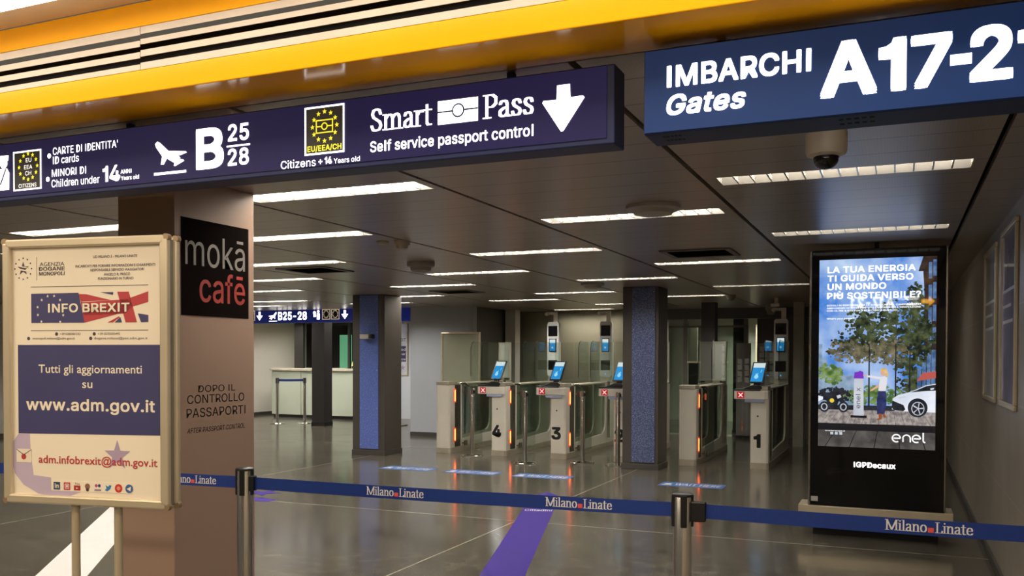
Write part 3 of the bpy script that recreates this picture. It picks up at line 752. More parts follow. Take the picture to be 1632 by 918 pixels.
lil = [(.024, .20), (.036, .222), (.052, .236), (.097, .238), (.100, .17), (.112, .096), (.182, .088), (.182, .045), (.319, .041)]
arc = [(.319 - .00, .041), (.27, .027), (.22, .0245), (.024, .0245)]
pp([(.024, .15), (.030, .21), (.052, .237), (.097, .238), (.100, .17), (.112, .096), (.182, .090), (.182, .050), (.300, .044), (.260, .030), (.20, .0255), (.13, .033), (.07, .062), (.035, .10)], INKLILAC)
pp(star(.444, .172, .052), INKSTAR)
pt('adm.infobrexit@adm.gov.it', .133, .597, .1385, .0270, INKRED, .012)
pp(rect(.043, .104, .139, .184), mat('env_white', (240, 228, 206), .5), w=w2_ - .0002); pp(disc(.073, .158, .010, 12), INKRED, w=w2_ + .0002)
pp([(.043, .184), (.073, .166), (.104, .184), (.104, .182), (.073, .163), (.043, .182)], INK, w=w2_ + .0002)
pp(rect(.184, .500, .046, .080), PAPER, w=w1_ + .0003)
icx = [.206 + k * .0405 for k in range(8)]
cols = [(40, 66, 96), (190, 70, 96), (176, 52, 50), (150, 104, 80), (160, 130, 170), (62, 130, 190), (206, 60, 48), (70, 104, 160)]
for k, (x, c) in enumerate(zip(icx, cols)):
    m_ = mat('icon_%d' % k, c, .5); y = .0625
    if k in (0, 1): pp(rect(x - .013, x + .013, y - .013, y + .013), m_, 'poster_icon', w2_)
    elif k == 2: pp(rect(x - .013, x + .013, y - .013, y + .004), m_, 'poster_icon', w2_); pt('You', x - .010, x + .010, y + .006, .008, INK, .02)
    elif k == 3: pp(disc(x, y + .002, .010), m_, 'poster_icon', w2_); pp(disc(x, y - .009, .006), INK, 'poster_icon', w2_)
    elif k == 4: pp(disc(x - .006, y + .006, .0055), mat('icon_pink', (190, 80, 140), .5), 'poster_icon', w2_); pp(disc(x + .006, y + .006, .0055), INKBLUE, 'poster_icon', w2_); pp(rect(x - .013, x + .013, y - .012, y - .006), m_, 'poster_icon', w2_)
    elif k == 5: pp([(x - .013, y - .008), (x - .004, y - .012), (x + .008, y - .004), (x + .013, y + .008), (x + .006, y + .010), (x, y + .004), (x - .010, y + .009), (x - .006, y - .002)], m_, 'poster_icon', w2_)
    else: pp(disc(x, y, .0145), m_, 'poster_icon', w2_)
pt('in', icx[0] - .008, icx[0] + .008, .055, .015, PAPER, .03, w=w2_ + .0007)
m = F(); m.frame(icx[1] - .008, icx[1] + .008, .0545, .0705, .002, w2_ + .0005, w2_ + .0008); flat(m, disc(icx[1], .0625, .004, 12), w2_ + .0005); m.build('poster_icon', PAPER, po)
pp([(icx[2] - .004, .060), (icx[2] + .005, .0575), (icx[2] - .004, .054)], PAPER, 'poster_icon', w2_ + .0006)
pp(disc(icx[6], .0625, .007, 12), mat('icon_lightred', (236, 150, 130), .5), 'poster_icon', w2_ + .0006)
pp([(icx[7] - .009, .062), (icx[7] + .008, .070), (icx[7] + .005, .054), (icx[7] - .001, .058)], PAPER, 'poster_icon', w2_ + .0006)
for u in (.262, .430):
    c = Vector(A0) + Vector(SU) * u + Vector(SN) * -.0375
    MB().lathe([(.0140, .02), (.0140, 1.30)], c.x, c.y, 20).build('pole', ALU, st, smooth=True)
m = F(); m.box(.12, .57, -.996, -.976, -.22, .145); m.build('base_plate', STEEL, st, bevel=.004)

# ================================================================== BELT BARRIERS
def stanchion(x, y, label, group, name='stanchion', h=1.02, rb=.17, rp=.0325, head=True):
    t = thing(name, (x, y, 0), label, 'barrier post', group)
    MB().lathe([(rb, 0), (rb, .008), (rb * .96, .016), (rb * .5, .024), (rp * 1.1, .028)], x, y, 32).build('base', CHROME, t, smooth=True)
    MB().lathe([(rp, .02), (rp, h - .012), (rp * .9, h - .004)], x, y, 24).build('post', CHROME, t, smooth=True)
    if head:
        m = MB(); m.lathe([(.0375, h - .008), (.0375, h), (.030, h + .003)], x, y, 24); cp = m.build('cap', DARKPL, t, smooth=True)
        for a in (0, PI / 2, PI, 3 * PI / 2):
            a += .35
            ux, uy = math.cos(a), math.sin(a)
            MB(O=(x, y, 0), U=(ux, uy, 0), V=(-uy, ux, 0)).box(.030, .0385, -.011, .011, h - .115, h - .002).build('belt_clip', DARKPL, t, bevel=.003)
    else:
        MB().lathe([(rp * 1.06, h - .075), (rp * 1.06, h), (rp * .9, h + .003)], x, y, 20).build('head', CHROME, t, smooth=True)
        MB(O=(x, y, 0), U=(.9, -.43, 0), V=(.43, .9, 0)).box(rp, rp + .02, -.012, .012, h - .07, h - .02).build('belt_clip', DARKPL, t, bevel=.003)
    return t
SL, SR, WA = (-2.582, 3.087), (-.696, 3.143), (.642, 3.20)
sL = stanchion(*SL, 'polished belt barrier post in front of the brown column corner', 'belt barrier posts in the foreground')
sR = stanchion(*SR, 'polished belt barrier post at the bottom right of centre', 'belt barrier posts in the foreground')
def belt(t, a, b, z0, z1, texts, sag=.004, name='belt'):
    a, b = Vector((*a, 0)), Vector((*b, 0)); d = (b - a); L = d.length; u = d / L
    n = Vector((u.y, -u.x, 0)); N_ = 24
    zf = lambda s: -sag * math.sin(PI * s / L)
    def warp(mb):
        for v in mb.v:
            s = (Vector((v.x, v.y, 0)) - a).dot(u); v.z += zf(s) + (z1 - z0) * s / L
        return mb
    m = MB(O=a, U=u, V=(0, 0, 1), N=n)
    for k in range(N_): m.box(.036 + (L - .07) * k / N_, .036 + (L - .07) * (k + 1) / N_, z0 - .0255, z0 + .0255, -.0008, .0008)
    B = warp(m).build(name, BELT, t)
    for x0, x1 in texts:
        s0, s1 = (x0 - a.x) / u.x, (x1 - a.x) / u.x
        if s0 > s1: s0, s1 = s1, s0
        m = MB(O=a, U=u, V=(0, 0, 1), N=n)
        if u.x < 0: m = MB(O=a, U=-u, V=(0, 0, 1), N=-n); s0, s1 = -s1, -s0
        fx = serif_text(m, 'Milano.Linate', s0, s1, z0 - .0145, .0335, .0016, thick=.11, thin=.035, gap=.55)
        warp(m).build('belt_lettering', BELTW, B)
        m = MB(O=m.O, U=m.U, V=m.V, N=m.N); xg = sum(GLY[c][0] for c in 'Milano')
        m.box(fx(xg + .06), fx(xg + .46), z0 - .0145, z0 + .001, .0008, .0018)
        warp(m).build('belt_square', BELTR, B)
    return B
belt(sL, SL, SR, .958, .963, [(-1.980, -1.719), (-1.210, -.952)])
belt(sL, SL, (-4.7, 3.05), .958, .945, [(-3.01, -2.735)], name='belt')
belt(sR, SR, WA, .964, .955, [(-.036, .223)])
MB(O=(SR[0], SR[1], 0), U=(.999, .043, 0), V=(-.043, .999, 0)).box(.030, .082, -.014, .014, .925, .996).build('belt_end', DARKPL, sR, bevel=.004)
MB(O=(SL[0], SL[1], 0), U=(.999, .03, 0), V=(-.03, .999, 0)).box(.028, .055, -.014, .014, .925, .990).build('belt_end', DARKPL, sL, bevel=.004)
MB().box(.620, .65, 3.185, 3.215, .92, .99).build('wall_clip', DARKPL, sR, bevel=.004)
for x, y, lb in ((-5.955, 12.30, 'thin polished post standing left of gate 4'), (-4.844, 11.72, 'thin polished post with black clip between gates 4 and 3'), (-4.123, 12.12, 'thin polished post standing right of gate 3'), (-3.585, 12.06, 'thin polished post standing in front of the number 2')):
    stanchion(x, y, lb, 'posts before the gates', head=False)
s1 = stanchion(-12.815, 16.42, 'far belt post at the left before the booth', 'belt posts before the booths')
s2 = stanchion(-12.33, 16.77, 'far belt post at the right before the booth', 'belt posts before the booths')
belt(s1, (-12.815, 16.42), (-12.33, 16.77), .975, .975, [])

# ================================================================== PASSPORT GATES
GY = 12.43
LEDM = mat('led_orange', (255, 90, 40), .4, emit=11, ergb=(255, 104, 44), var=.01)
LEDH = mat('led_red_lens', (150, 40, 28), .3, emit=1.0, ergb=(255, 40, 20), var=.02)
STATR = mat('status_red', (150, 16, 24), .35, emit=.45, ergb=(214, 16, 30), var=.02)
SCR_W = picture('screen_pale', (214, 232, 232), .9); SCR_B = picture('screen_blue', (30, 128, 196), 1.0, (44, 150, 214), 3)
ICONW = picture('screen_icon', (150, 214, 244), 1.0)
CAPM = mat('satin_steel_trim', (196, 186, 166), .38, .45, var=.06, scale=12)
TRAY = mat('tray_pale_blue', (176, 184, 214), .3, var=.03)
def gate(cx, label, number=None, bio=False, right=True, left=True, led=True):
    t = thing('passport_gate', (cx, GY + 1.2, 0), label, 'passport gate', 'passport control gates')
    W = MB
    B = lambda: MB(O=(cx, GY, 0))
    m = B(); m.prism([(-.124, .012), (-.112, 0), (.085, 0), (.112, .02), (.116, .05), (.116, .17), (-.124, .17)], .085, 1.062); cab = m.build('cabinet', WHITEP, t, bevel=.003)
    m = B(); m.box(-.112, .112, .17, .40, .085, 1.06); m.build('door_motor_housing', mat('bronze_glass', (96, 90, 80), .18, .6), t)
    m = B(); m.prism([(-.128, .008), (-.114, -.004), (.088, -.004), (.118, .018), (.124, .05), (.124, 2.47), (-.128, 2.47)], 0, .085); m.build('plinth', CAPM, t, bevel=.002)
    m = B(); m.box(-.126, .10, 0, .30, 1.068, 1.118); m.box(-.105, -.02, -.003, .0, 1.074, 1.112); m.build('top_cap', CAPM, t, bevel=.004)
    m = B(); m.box(-.11, .11, .30, 2.40, 1.072, 1.092); m.build('top_rail', CAPM, t, bevel=.003)
    prof = [(.38, .086), (2.43, .086), (2.43, 1.07), (1.96, 1.07), (1.96, .45), (1.94, .36), (1.89, .29), (1.80, .245), (.60, .215), (.42, .205), (.42, 1.07), (.38, 1.07)]
    for x0, x1 in ((.086, .116), (-.122, -.092)):
        m = MB(O=(cx, GY, 0), U=(0, 1, 0), V=(0, 0, 1), N=(1, 0, 0)); m.prism(prof, x0, x1); sf = m.build('side_frame', WHITEP, t)
        m = B(); xm = (x0 + x1) / 2; m.box(xm - .004, xm + .004, .42, 1.97, .2, 1.068); m.build('side_glass', GLASSD, sf)
    # tall glazed module over the rear half
    for x in (.10, -.106):
        m = MB(O=(cx, GY, 0), U=(0, 1, 0), V=(0, 0, 1), N=(1, 0, 0))
        m.prism([(1.20, 1.10), (2.36, 1.10), (2.36, 1.765), (1.32, 1.765), (1.25, 1.74), (1.20, 1.67)], x - .004, x + .004); m.build('tall_glass', GLASS, t)
        m = B(); m.tube([(x, 1.198, 1.18), (x, 1.192, 1.40), (x, 1.198, 1.66), (x, 1.25, 1.745), (x, 1.33, 1.77)], .006, 8); m.build('glass_edge', DARKPL, t)
    m = B(); m.box(-.112, .108, 2.36, 2.43, 1.09, 1.77); m.build('rear_post', WHITEP, t, bevel=.004)
    if not bio:
        m = MB(O=(cx, GY + 2.36, 0), U=(1, 0, 0), V=(0, 0, 1), N=(0, -1, 0))
        m.frame(-.112, .108, 1.125, 1.77, .034, 0, .02); fr = m.build('end_frame', WHITEP, t, bevel=.008)
        m = MB(O=(cx, GY + 2.36, 0), U=(1, 0, 0), V=(0, 0, 1), N=(0, -1, 0)); m.box(-.08, .076, 1.157, 1.738, .001, .006)
        m.build('end_panel', mat('frosted_panel', (240, 238, 230), .3, var=.02), fr)
        m = MB(O=(cx, GY + 2.36, 0), U=(1, 0, 0), V=(0, 0, 1), N=(0, -1, 0)); m.box(.02, .10, 1.10, 1.125, 0, .05); m.build('end_latch', DARKPL, fr)
    if led:
        for z in (.81, .195):
            m = B(); m.box(.114, .1215, .135, .200, z - .02, z + .195); lh = m.build('light_strip', LEDH, t, bevel=.003)
            m = B(); m.box(.1205, .1250, .152, .178, z, z + .175); m.build('light_tube', LEDM, lh)
    if right:
        m = B(); m.box(.150, .158, .44, 1.10, .06, 1.03); lf = m.build('entry_leaf', GLASS, t)
        for z0, z1 in ((.90, .99), (.09, .17)):
            m = B(); m.box(.140, .168, .44, .52, z0, z1); m.tube([(.124, .40, (z0 + z1) / 2), (.154, .48, (z0 + z1) / 2)], .012, 8); m.build('leaf_hinge', STEEL, lf, bevel=.003)
        m = B(); m.tube([(.10, .36, 1.085), (.145, .46, 1.085), (.155, .60, 1.04)], .016, 10); m.build('guard_rail', STEEL, t, smooth=True)
    for sx, on in ((1, right), (-1, left)):
        if not on: continue
        m = B(); a, b = sorted((sx * .135, sx * .470)); m.box(a, b, 2.05, 2.06, .16, 1.76); lf = m.build('exit_leaf', GLASS, t)
        m = B(); a, b = sorted((sx * .118, sx * .150)); m.box(a, b, 2.035, 2.075, .16, 1.10); m.build('leaf_post', STEEL, lf)
    if number:
        m = MB(O=(cx, GY, 0), U=(1, 0, 0), V=(0, 0, 1), N=(0, -1, 0))
        w = .150 if number != '1' else .095
        put_text(m, number, -.035 - w / 2, -.035 + w / 2, .287, .186, .0012, bold=.055); m.build('gate_number', BLACK, t)
        m = MB(O=(cx, GY, 0), U=(1, 0, 0), V=(0, 0, 1), N=(0, -1, 0)); m.prism(disc(-.028, .715, .012, 14), 0, .002); m.build('lock', BLACK, t)
        m = B(); m.prism([(-.342, -.03), (.06, -.03), (.104, -.012), (.112, .04), (.112, .17), (-.342, .17)], .944, 1.056); arm = m.build('reader_arm', WHITEP, t, bevel=.006)
        m = MB(O=(cx, GY - .0305, 0), U=(1, 0, 0), V=(0, 0, 1), N=(0, -1, 0)); m.box(-.300, -.205, .956, 1.044, 0, .002); sl_ = m.build('status_light', STATR, arm)
        m = MB(O=(cx, GY - .0325, 1.0), U=(1, 0, 0), V=(0, 0, 1), N=(0, -1, 0))
        for q in (1, -1):
            m.prism([(-.2525 + q * (a), b) for a, b in ((-.032, -.025), (-.025, -.032), (.032, .025), (.025, .032))], 0, .001)
        m.build('cross_mark', mat('cross_white', (240, 226, 224), .4, emit=.9), sl_)
        m = B(); m.prism([(-.20, -.022), (.06, -.022), (.05, .06), (-.20, .06)], .90, .944); m.build('tray', TRAY, arm, bevel=.008)
        m = B(); m.box(-.345, .005, -.032, .15, 1.056, 1.080); rd = m.build('document_reader', DARKPL, t, bevel=.006)
        m = MB(O=(cx, GY - .02, 0), U=(1, 0, 0), V=(0, 0, 1), N=(0, -1, 0)); m.prism([(-.25, 1.08), (.02, 1.08), (.03, 1.10), (-.01, 1.135), (-.12, 1.132), (-.20, 1.10)], -.16, .0); m.build('reader_hood', DARKPL, rd, bevel=.008)
        # tilted tablet on its foot
        yaw = math.radians(15); th = math.radians(27.5)
        Nh = Vector((-math.sin(yaw), -math.cos(yaw), 0)); U = Vector((math.cos(yaw), -math.sin(yaw), 0)); V = Vector((0, 0, math.cos(th))) - Nh * math.sin(th); N = U.cross(V)
        O = Vector((cx - .058, GY + .0, 1.162))
        m = MB(O, U, V, N); m.box(-.105, .105, 0, .325, -.02, 0); tb = m.build('tablet', DARKPL, t, bevel=.008)
        m = MB(O, U, V, N); m.box(-.083, .083, .022, .235, .0005, .0015); m.build('screen', SCR_B, tb)
        m = MB(O, U, V, N); m.box(-.083, .083, .235, .303, .0005, .0015); m.build('screen_header', SCR_W, tb)
        m = MB(O, U, V, N); flat(m, disc(-.012, .095, .030, 18), .0016); flat(m, [(.040, .20), (.052, .205), (.044, .16), (.036, .155)], .0016); flat(m, [(-.03, .11), (-.026, .145), (-.016, .145), (-.014, .125), (.0, .155), (.01, .15), (.004, .12), (.02, .10)], .0016); m.build('screen_icon', ICONW, tb)
        m = MB(O, U, V, N); m.box(-.04, .04, -.05, .12, -.055, -.02); m.build('tablet_foot', DARKPL, tb, bevel=.006)
    if bio:
        O = (cx - .005, GY + 2.355, 0)
        FM = lambda: MB(O=O, U=(1, 0, 0), V=(0, 0, 1), N=(0, -1, 0))
        m = FM(); m.prism([(-.108, 1.20), (-.085, 1.165), (.085, 1.165), (.108, 1.20), (.108, 2.09), (.088, 2.125), (-.088, 2.125), (-.108, 2.09)], -.05, .03); bp = m.build('face_camera_column', mat('white_gloss', (232, 230, 226), .12, var=.01), t, bevel=.006)
        for q in ((-.088, .082, 1.875, 2.055), (-.085, .080, 1.285, 1.455)):
            m = FM(); m.box(*q, .0301, .033); m.build('camera_window', mat('camera_window_black', (20, 20, 22), .08), bp)
        m = FM(); m.box(-.066, .066, 1.60, 1.832, .0301, .050); ps = m.build('screen_case', DARKPL, bp, bevel=.004)
        m = FM(); m.box(-.054, .054, 1.615, 1.755, .0505, .0515); m.build('screen', SCR_B, ps)
        m = FM(); m.box(-.054, .054, 1.755, 1.818, .0505, .0515); m.build('screen_header', SCR_W, ps)
        m = FM(); flat(m, disc(-.002, 1.675, .018, 14), .052); m.build('screen_icon', ICONW, ps)
        m = FM(); flat(m, disc(0, 1.225, .012, 12), .0305); m.build('indicator', picture('indicator_blue', (90, 170, 255), 1.6), bp)
        m = FM(); m.box(.0, .075, 2.125, 2.30, -.03, .01); br = m.build('bracket', WHITEP, bp, bevel=.006)
        m = FM(); m.box(-.14, .0, 2.255, 2.30, -.02, .0); m.prism(disc(-.12, 2.262, .028, 16), -.03, .05); m.build('overview_camera', WHITEP, br, bevel=.003)
    return t
gate(-6.52, 'end passport gate without number beside the poster frame, orange lights, white rear panel', None, False, True, False, True)
gate(-5.57, 'white passport gate numbered 4 with tablet and red cross', '4', True, True, True, True)
gate(-4.605, 'white passport gate numbered 3 with tablet and red cross', '3', True, True, True, True)
gate(-3.635, 'white passport gate numbered 2, half hidden by glittering blue column', '2', True, False, True, True)
gate(-2.685, 'unnumbered passport gate with orange lights just right of glittering blue column', None, False, True, False, True)
gate(-1.71, 'white passport gate numbered 1 nearest the advertising screen', '1', True, False, True, False)

# ================================================================== ADVERTISING DISPLAY
TY = 7.90
tt = thing('advertising_display', (-.166, 7.97, 0), 'tall black advertising screen showing an electric car charging advert', 'display')
MB().box(-.672, .340, TY, TY + .14, .275, 2.398).build('case', mat('case_black', (12, 11, 12), .06, var=.05), tt, bevel=.003)
for x0, x1 in ((-.690, -.672), (.340, .356)): MB().box(x0, x1, TY + .005, TY + .15, .27, 2.398).build('side_trim', STEEL, tt, bevel=.003)
MB().box(-.766, .412, TY - .0, TY + .30, .155, .268).build('foot', ALU, tt, bevel=.005)
MB().box(-.66, .31, TY + .16, TY + .28, 0, .155).build('foot_recess', BLACK, tt)
MB().box(-.685, .35, TY + .0, TY + .14, .268, .275).build('foot_gasket', BLACK, tt)
MB().box(-.19, -.155, TY + .04, TY + .09, 2.398, 2.45).build('ceiling_fixing', BLACK, tt)
F = lambda: MB(O=(0, TY, 0), U=(1, 0, 0), V=(0, 0, 1), N=(0, -1, 0))
SX0, SX1, SZ0, SZ1 = -.612, .275, .768, 2.317
m = F(); m.box(SX0, SX1, SZ0, SZ1, 0, .0008); scr = m.build('screen', picture('ad_sky', (66, 128, 214), 1.0, (206, 226, 248), 2.6, .42, .72, 8), tt)
def ad(poly, mtl, layer, name='advert_picture'):
    poly = [(min(max(x, SX0), SX1), min(max(z, SZ0), SZ1)) for x, z in poly]
    m = F(); flat(m, poly, .0009 + layer * .00025, .0002); return m.build(name, mtl, scr)
LEAF = picture('ad_leaf', (24, 36, 22), .75, (98, 110, 70), 22, .38, .68, 8)
LEAF2 = picture('ad_leaf_warm', (60, 62, 44), .8, (150, 140, 108), 20, .35, .7, 8)
LEAF3 = picture('ad_leaf_bright', (70, 108, 52), .8, (146, 172, 96), 24, .35, .65, 8)
BRK = picture('ad_brick', (42, 34, 36), .7, (72, 58, 56), 16); GLS = picture('ad_window', (52, 86, 140), .8, (120, 158, 206), 14)
COB = picture('ad_cobbles', (120, 112, 112), .9, (186, 176, 170), 30); PAV = picture('ad_paving', (70, 68, 68), .7, (112, 108, 104), 9)
SHD = picture('ad_shade', (26, 26, 32), .7); WHT = picture('ad_white', (255, 255, 255), 1.25); CARW = picture('ad_car_white', (214, 222, 236), 1.0, (240, 244, 252), 6)
DRK = picture('ad_dark', (26, 30, 40), .7, (52, 56, 66), 20); PUR = picture('ad_purple', (120, 52, 190), 1.0); LGR = picture('ad_light_grey', (176, 182, 196), 1.0, (206, 210, 220), 5)
SKIN = picture('ad_skin', (226, 176, 150), .95); HAIR = picture('ad_hair', (212, 168, 96), .95, (236, 204, 140), 30); JEAN = picture('ad_jeans', (40, 48, 96), .8, (56, 66, 120), 25)
SHIRT = picture('ad_shirt', (226, 224, 230), 1.0); BOOT = picture('ad_boot', (156, 84, 44), .9); REDA = picture('ad_awning', (196, 92, 84), .9); YELA = picture('ad_yellow', (236, 206, 60), 1.0); CITY = picture('ad_city', (120, 146, 176), .9, (160, 184, 210), 18)
rnd = random.Random(3)
def blob(cx, cz, rx, rz, n=46, j=.16):
    return [(cx + rx * (1 + rnd.uniform(-j, j)) * math.cos(2 * PI * k / n), cz + rz * (1 + rnd.uniform(-j, j)) * math.sin(2 * PI * k / n)) for k in range(n)]
ad([(-.612, 1.08), (-.612, 1.62), (-.585, 1.62), (-.585, 1.50), (-.55, 1.50), (-.55, 1.43), (-.49, 1.43), (-.49, 1.36), (-.30, 1.36), (-.30, 1.08)], CITY, 0)
ad([(.185, 1.2), (.185, 2.05), (.175, 2.20), (.14, 2.20), (.15, 2.235), (.175, 2.317), (.275, 2.317), (.275, 1.2)], BRK, 0)
for k in range(5):
    for c in range(2): ad(rect(.215 + c * .032, .240 + c * .032, 1.42 + k * .18 + c * .02, 1.55 + k * .18 + c * .02), GLS, 1)
def canopy(spots, mtl, n, name='advert_tree', w=2, size=(.010, .026)):
    """a leafy crown: many small ragged leaf clusters, thinner towards the edge"""
    m = F(); i = 0
    for cx, cz, rx, rz in spots:
        for _ in range(n):
            r = rnd.random() ** .62; a = rnd.uniform(0, 2 * PI)
            x, z = cx + rx * r * math.cos(a), cz + rz * r * math.sin(a); q = rnd.uniform(*size) * (1.15 - .5 * r)
            k = rnd.randint(6, 9); pts = [(min(max(x + q * rnd.uniform(.55, 1.25) * math.cos(2 * PI * j / k), SX0), SX1), z + q * rnd.uniform(.5, 1.05) * math.sin(2 * PI * j / k)) for j in range(k)]
            h_ = .0009 + w * .00025 + (i % 50) * 4e-6; i += 1
            m.add([(px, pz, h_) for px, pz in pts], [tuple(range(k))])
    return m.build(name, mtl, scr)
for x, t0, t1 in ((-.22, 1.14, 1.86), (-.02, 1.12, 1.88), (.085, 1.12, 2.0), (.20, 1.2, 1.8)):
    ad([(x - .007, t0), (x + .007, t0), (x + .003, t1), (x - .003, t1)], DRK, 1)
    for q in range(6):
        z = t0 + (t1 - t0) * (.45 + q * .08); dx = (.10 - q * .008) * (-1) ** q; ad([(x, z), (x + dx, z + .07), (x + dx, z + .073), (x, z + .008)], DRK, 1)
canopy(((-.27, 1.80, .14, .13), (-.05, 1.83, .16, .15), (.13, 1.93, .085, .18)), LEAF, 150)
canopy(((-.22, 1.64, .30, .14), (.14, 1.68, .14, .17)), LEAF, 330)
canopy(((-.33, 1.56, .22, .10), (-.08, 1.56, .20, .11)), LEAF2, 190, w=2.4)
canopy(((.10, 1.48, .15, .14), (.12, 1.30, .14, .10)), LEAF, 170)
canopy(((-.52, 1.37, .10, .085),), LEAF3, 120); canopy(((-.18, 1.20, .26, .08),), LEAF3, 220); canopy(((-.47, 1.20, .15, .06),), DRK, 120)
for x in (-.22, -.02, .085): ad([(x - .007, 1.10), (x + .007, 1.10), (x + .004, 1.62), (x - .004, 1.62)], DRK, 3)
for k in range(4): ad(rect(.14 + k * .034, .168 + k * .034, 1.22, 1.42 + k * .05), GLS, 3)
ad([(.135, 1.32), (.275, 1.345), (.275, 1.40), (.18, 1.385)], REDA, 4)
ad(rect(SX0, SX1, 1.06, 1.115), DRK, 3); ad(rect(SX0, SX1, .955, 1.075), COB, 4)
for k in range(14): ad([(-.60 + k * .065, .955), (-.597 + k * .065, .955), (-.50 + k * .052, 1.075), (-.502 + k * .052, 1.075)], PAV, 5)
ad(rect(SX0, SX1, .905, .962), SHD, 5); ad(rect(SX0, SX1, .768, .908), PAV, 5)
for k in range(5): ad([(-.56 + k * .19, .768), (-.553 + k * .19, .768), (-.47 + k * .16, .908), (-.475 + k * .16, .908)], SHD, 6)
# charging post
ad([(-.338, 1.03), (-.258, 1.03), (-.262, 1.335), (-.334, 1.335)], LGR, 6); ad([(-.336, 1.335), (-.260, 1.335), (-.264, 1.39), (-.290, 1.40), (-.300, 1.392), (-.332, 1.385)], PUR, 7)
ad(rect(-.36, -.235, 1.012, 1.032), SHD, 6)
m = MB(O=(-.285, TY, 1.09), U=(0, 0, 1), V=(-1, 0, 0), N=(0, -1, 0)); put_text(m, 'enel x', 0, .17, .0, .036, .0030, bold=.0); m.build('advert_lettering', DRK, scr)
# woman touching the charging post
ad([(-.150, 1.235), (-.092, 1.235), (-.086, 1.13), (-.100, 1.045), (-.155, 1.045), (-.160, 1.15)], JEAN, 7)
ad([(-.148, 1.235), (-.094, 1.235), (-.084, 1.30), (-.082, 1.345), (-.104, 1.355), (-.132, 1.35), (-.142, 1.30)], SHIRT, 8)
ad([(-.130, 1.350), (-.122, 1.328), (-.185, 1.338), (-.235, 1.349), (-.252, 1.362), (-.235, 1.362), (-.18, 1.356)], SHIRT, 9); ad([(-.235, 1.349), (-.262, 1.358), (-.268, 1.366), (-.236, 1.362)], SKIN, 10)
ad([(-.142, 1.27), (-.195, 1.235), (-.212, 1.232), (-.205, 1.245), (-.146, 1.29)], SKIN, 9)
ad(disc(-.112, 1.385, .022, 18, .027), SKIN, 9); ad([(-.138, 1.395), (-.125, 1.42), (-.102, 1.425), (-.082, 1.405), (-.074, 1.36), (-.084, 1.345), (-.096, 1.36), (-.104, 1.392), (-.12, 1.402)], HAIR, 10)
ad([(-.146, 1.05), (-.122, 1.05), (-.120, 1.005), (-.150, .998), (-.160, 1.006), (-.142, 1.015)], BOOT, 9); ad([(-.116, 1.05), (-.100, 1.05), (-.085, 1.022), (-.098, 1.018), (-.112, 1.03)], BOOT, 9)
# white car
ad([(-.045, 1.09), (-.040, 1.175), (.0, 1.205), (.07, 1.225), (.13, 1.25), (.20, 1.285), (.275, 1.30), (.275, 1.07), (.20, 1.07), (-.02, 1.075)], CARW, 7)
ad([(.085, 1.228), (.135, 1.245), (.205, 1.280), (.275, 1.293), (.275, 1.245), (.20, 1.240)], DRK, 8); ad([(-.048, 1.105), (-.040, 1.16), (-.02, 1.15), (.04, 1.125), (.055, 1.09), (.04, 1.075), (-.03, 1.08)], DRK, 8)
ad(disc(.145, 1.105, .073, 26, .076), DRK, 8); ad(disc(.147, 1.098, .048, 24, .055), LGR, 9); ad(disc(.147, 1.098, .042, 24, .049), DRK, 10)
for k in range(5): ad([(.147, 1.094), (.152, 1.102), (.147 + .04 * math.cos(k * 1.257 + .2), 1.098 + .047 * math.sin(k * 1.257 + .2)), (.147 + .04 * math.cos(k * 1.257), 1.098 + .047 * math.sin(k * 1.257))], LGR, 11)
ad([(.0, 1.185), (.05, 1.198), (.06, 1.188), (.01, 1.175)], LGR, 9); ad([(.235, 1.262), (.262, 1.268), (.262, 1.255), (.238, 1.25)], CARW, 9)
# motorcycle
for x in (-.565, -.415): ad(disc(x, 1.098, .040, 22, .045), DRK, 7); ad(disc(x, 1.098, .026, 20, .030), LGR, 8); ad(disc(x, 1.098, .018, 18, .022), DRK, 9)
ad([(-.60, 1.19), (-.54, 1.20), (-.50, 1.215), (-.46, 1.225), (-.43, 1.235), (-.395, 1.24), (-.39, 1.225), (-.42, 1.20), (-.41, 1.13), (-.43, 1.13), (-.45, 1.15), (-.47, 1.09), (-.53, 1.085), (-.55, 1.15), (-.60, 1.16)], DRK, 8)
ad(disc(-.505, 1.15, .018, 14), YELA, 10); ad([(-.612, 1.14), (-.575, 1.16), (-.575, 1.18), (-.612, 1.19)], CARW, 9); ad([(-.47, 1.19), (-.44, 1.20), (-.43, 1.18), (-.46, 1.165)], LGR, 10)
def adt(s, x0, x1, zb, ch, bo, mtl=WHT, name='advert_lettering'):
    m = F(); put_text(m, s, x0, x1, zb, ch, .0042, bold=bo); return m.build(name, mtl, scr)
for s, x0, x1, zb in (('LA TUA ENERGIA', -.549, .120, 2.2065), ('TI GUIDA VERSO', -.548, .103, 2.1355), ('UN MONDO', -.548, -.097, 2.066), ('PI\u00d9 SOSTENIBILE?', -.551, .161, 1.991)):
    adt(s, x0, x1, zb, .0525, .04)
for s, x0, x1, zb in (('SCEGLI IN PERCORRENZA LE SOLUZIONI DEL CAMBIAMENTO,', -.551, .161, 1.931), ('ARRIVEREMO IN CITT\u00c0 PORTATO E ENERGIA DELL\u2019INNOVAZIONE', -.551, .161, 1.909), ('CON OLTRE 8.000 PUNTI DI RICARICA PUBBLICI.', -.550, -.007, 1.887), ('What\u2019s your power?', -.550, -.34, 1.822)):
    adt(s, x0, x1, zb, .0135, .02)
adt('enelenergia.it', -.555, -.40, .895, .011, .0)
for k in range(3): ad(rect(-.515 + k * .035, -.492 + k * .035, .868, .890), LGR, 8)
m = F()
def arcp(cx, cz, r, a0, a1, n=14): return [(cx + r * math.cos(math.radians(a0 + (a1 - a0) * k / n)), cz + r * math.sin(math.radians(a0 + (a1 - a0) * k / n)), .0042) for k in range(n + 1)]
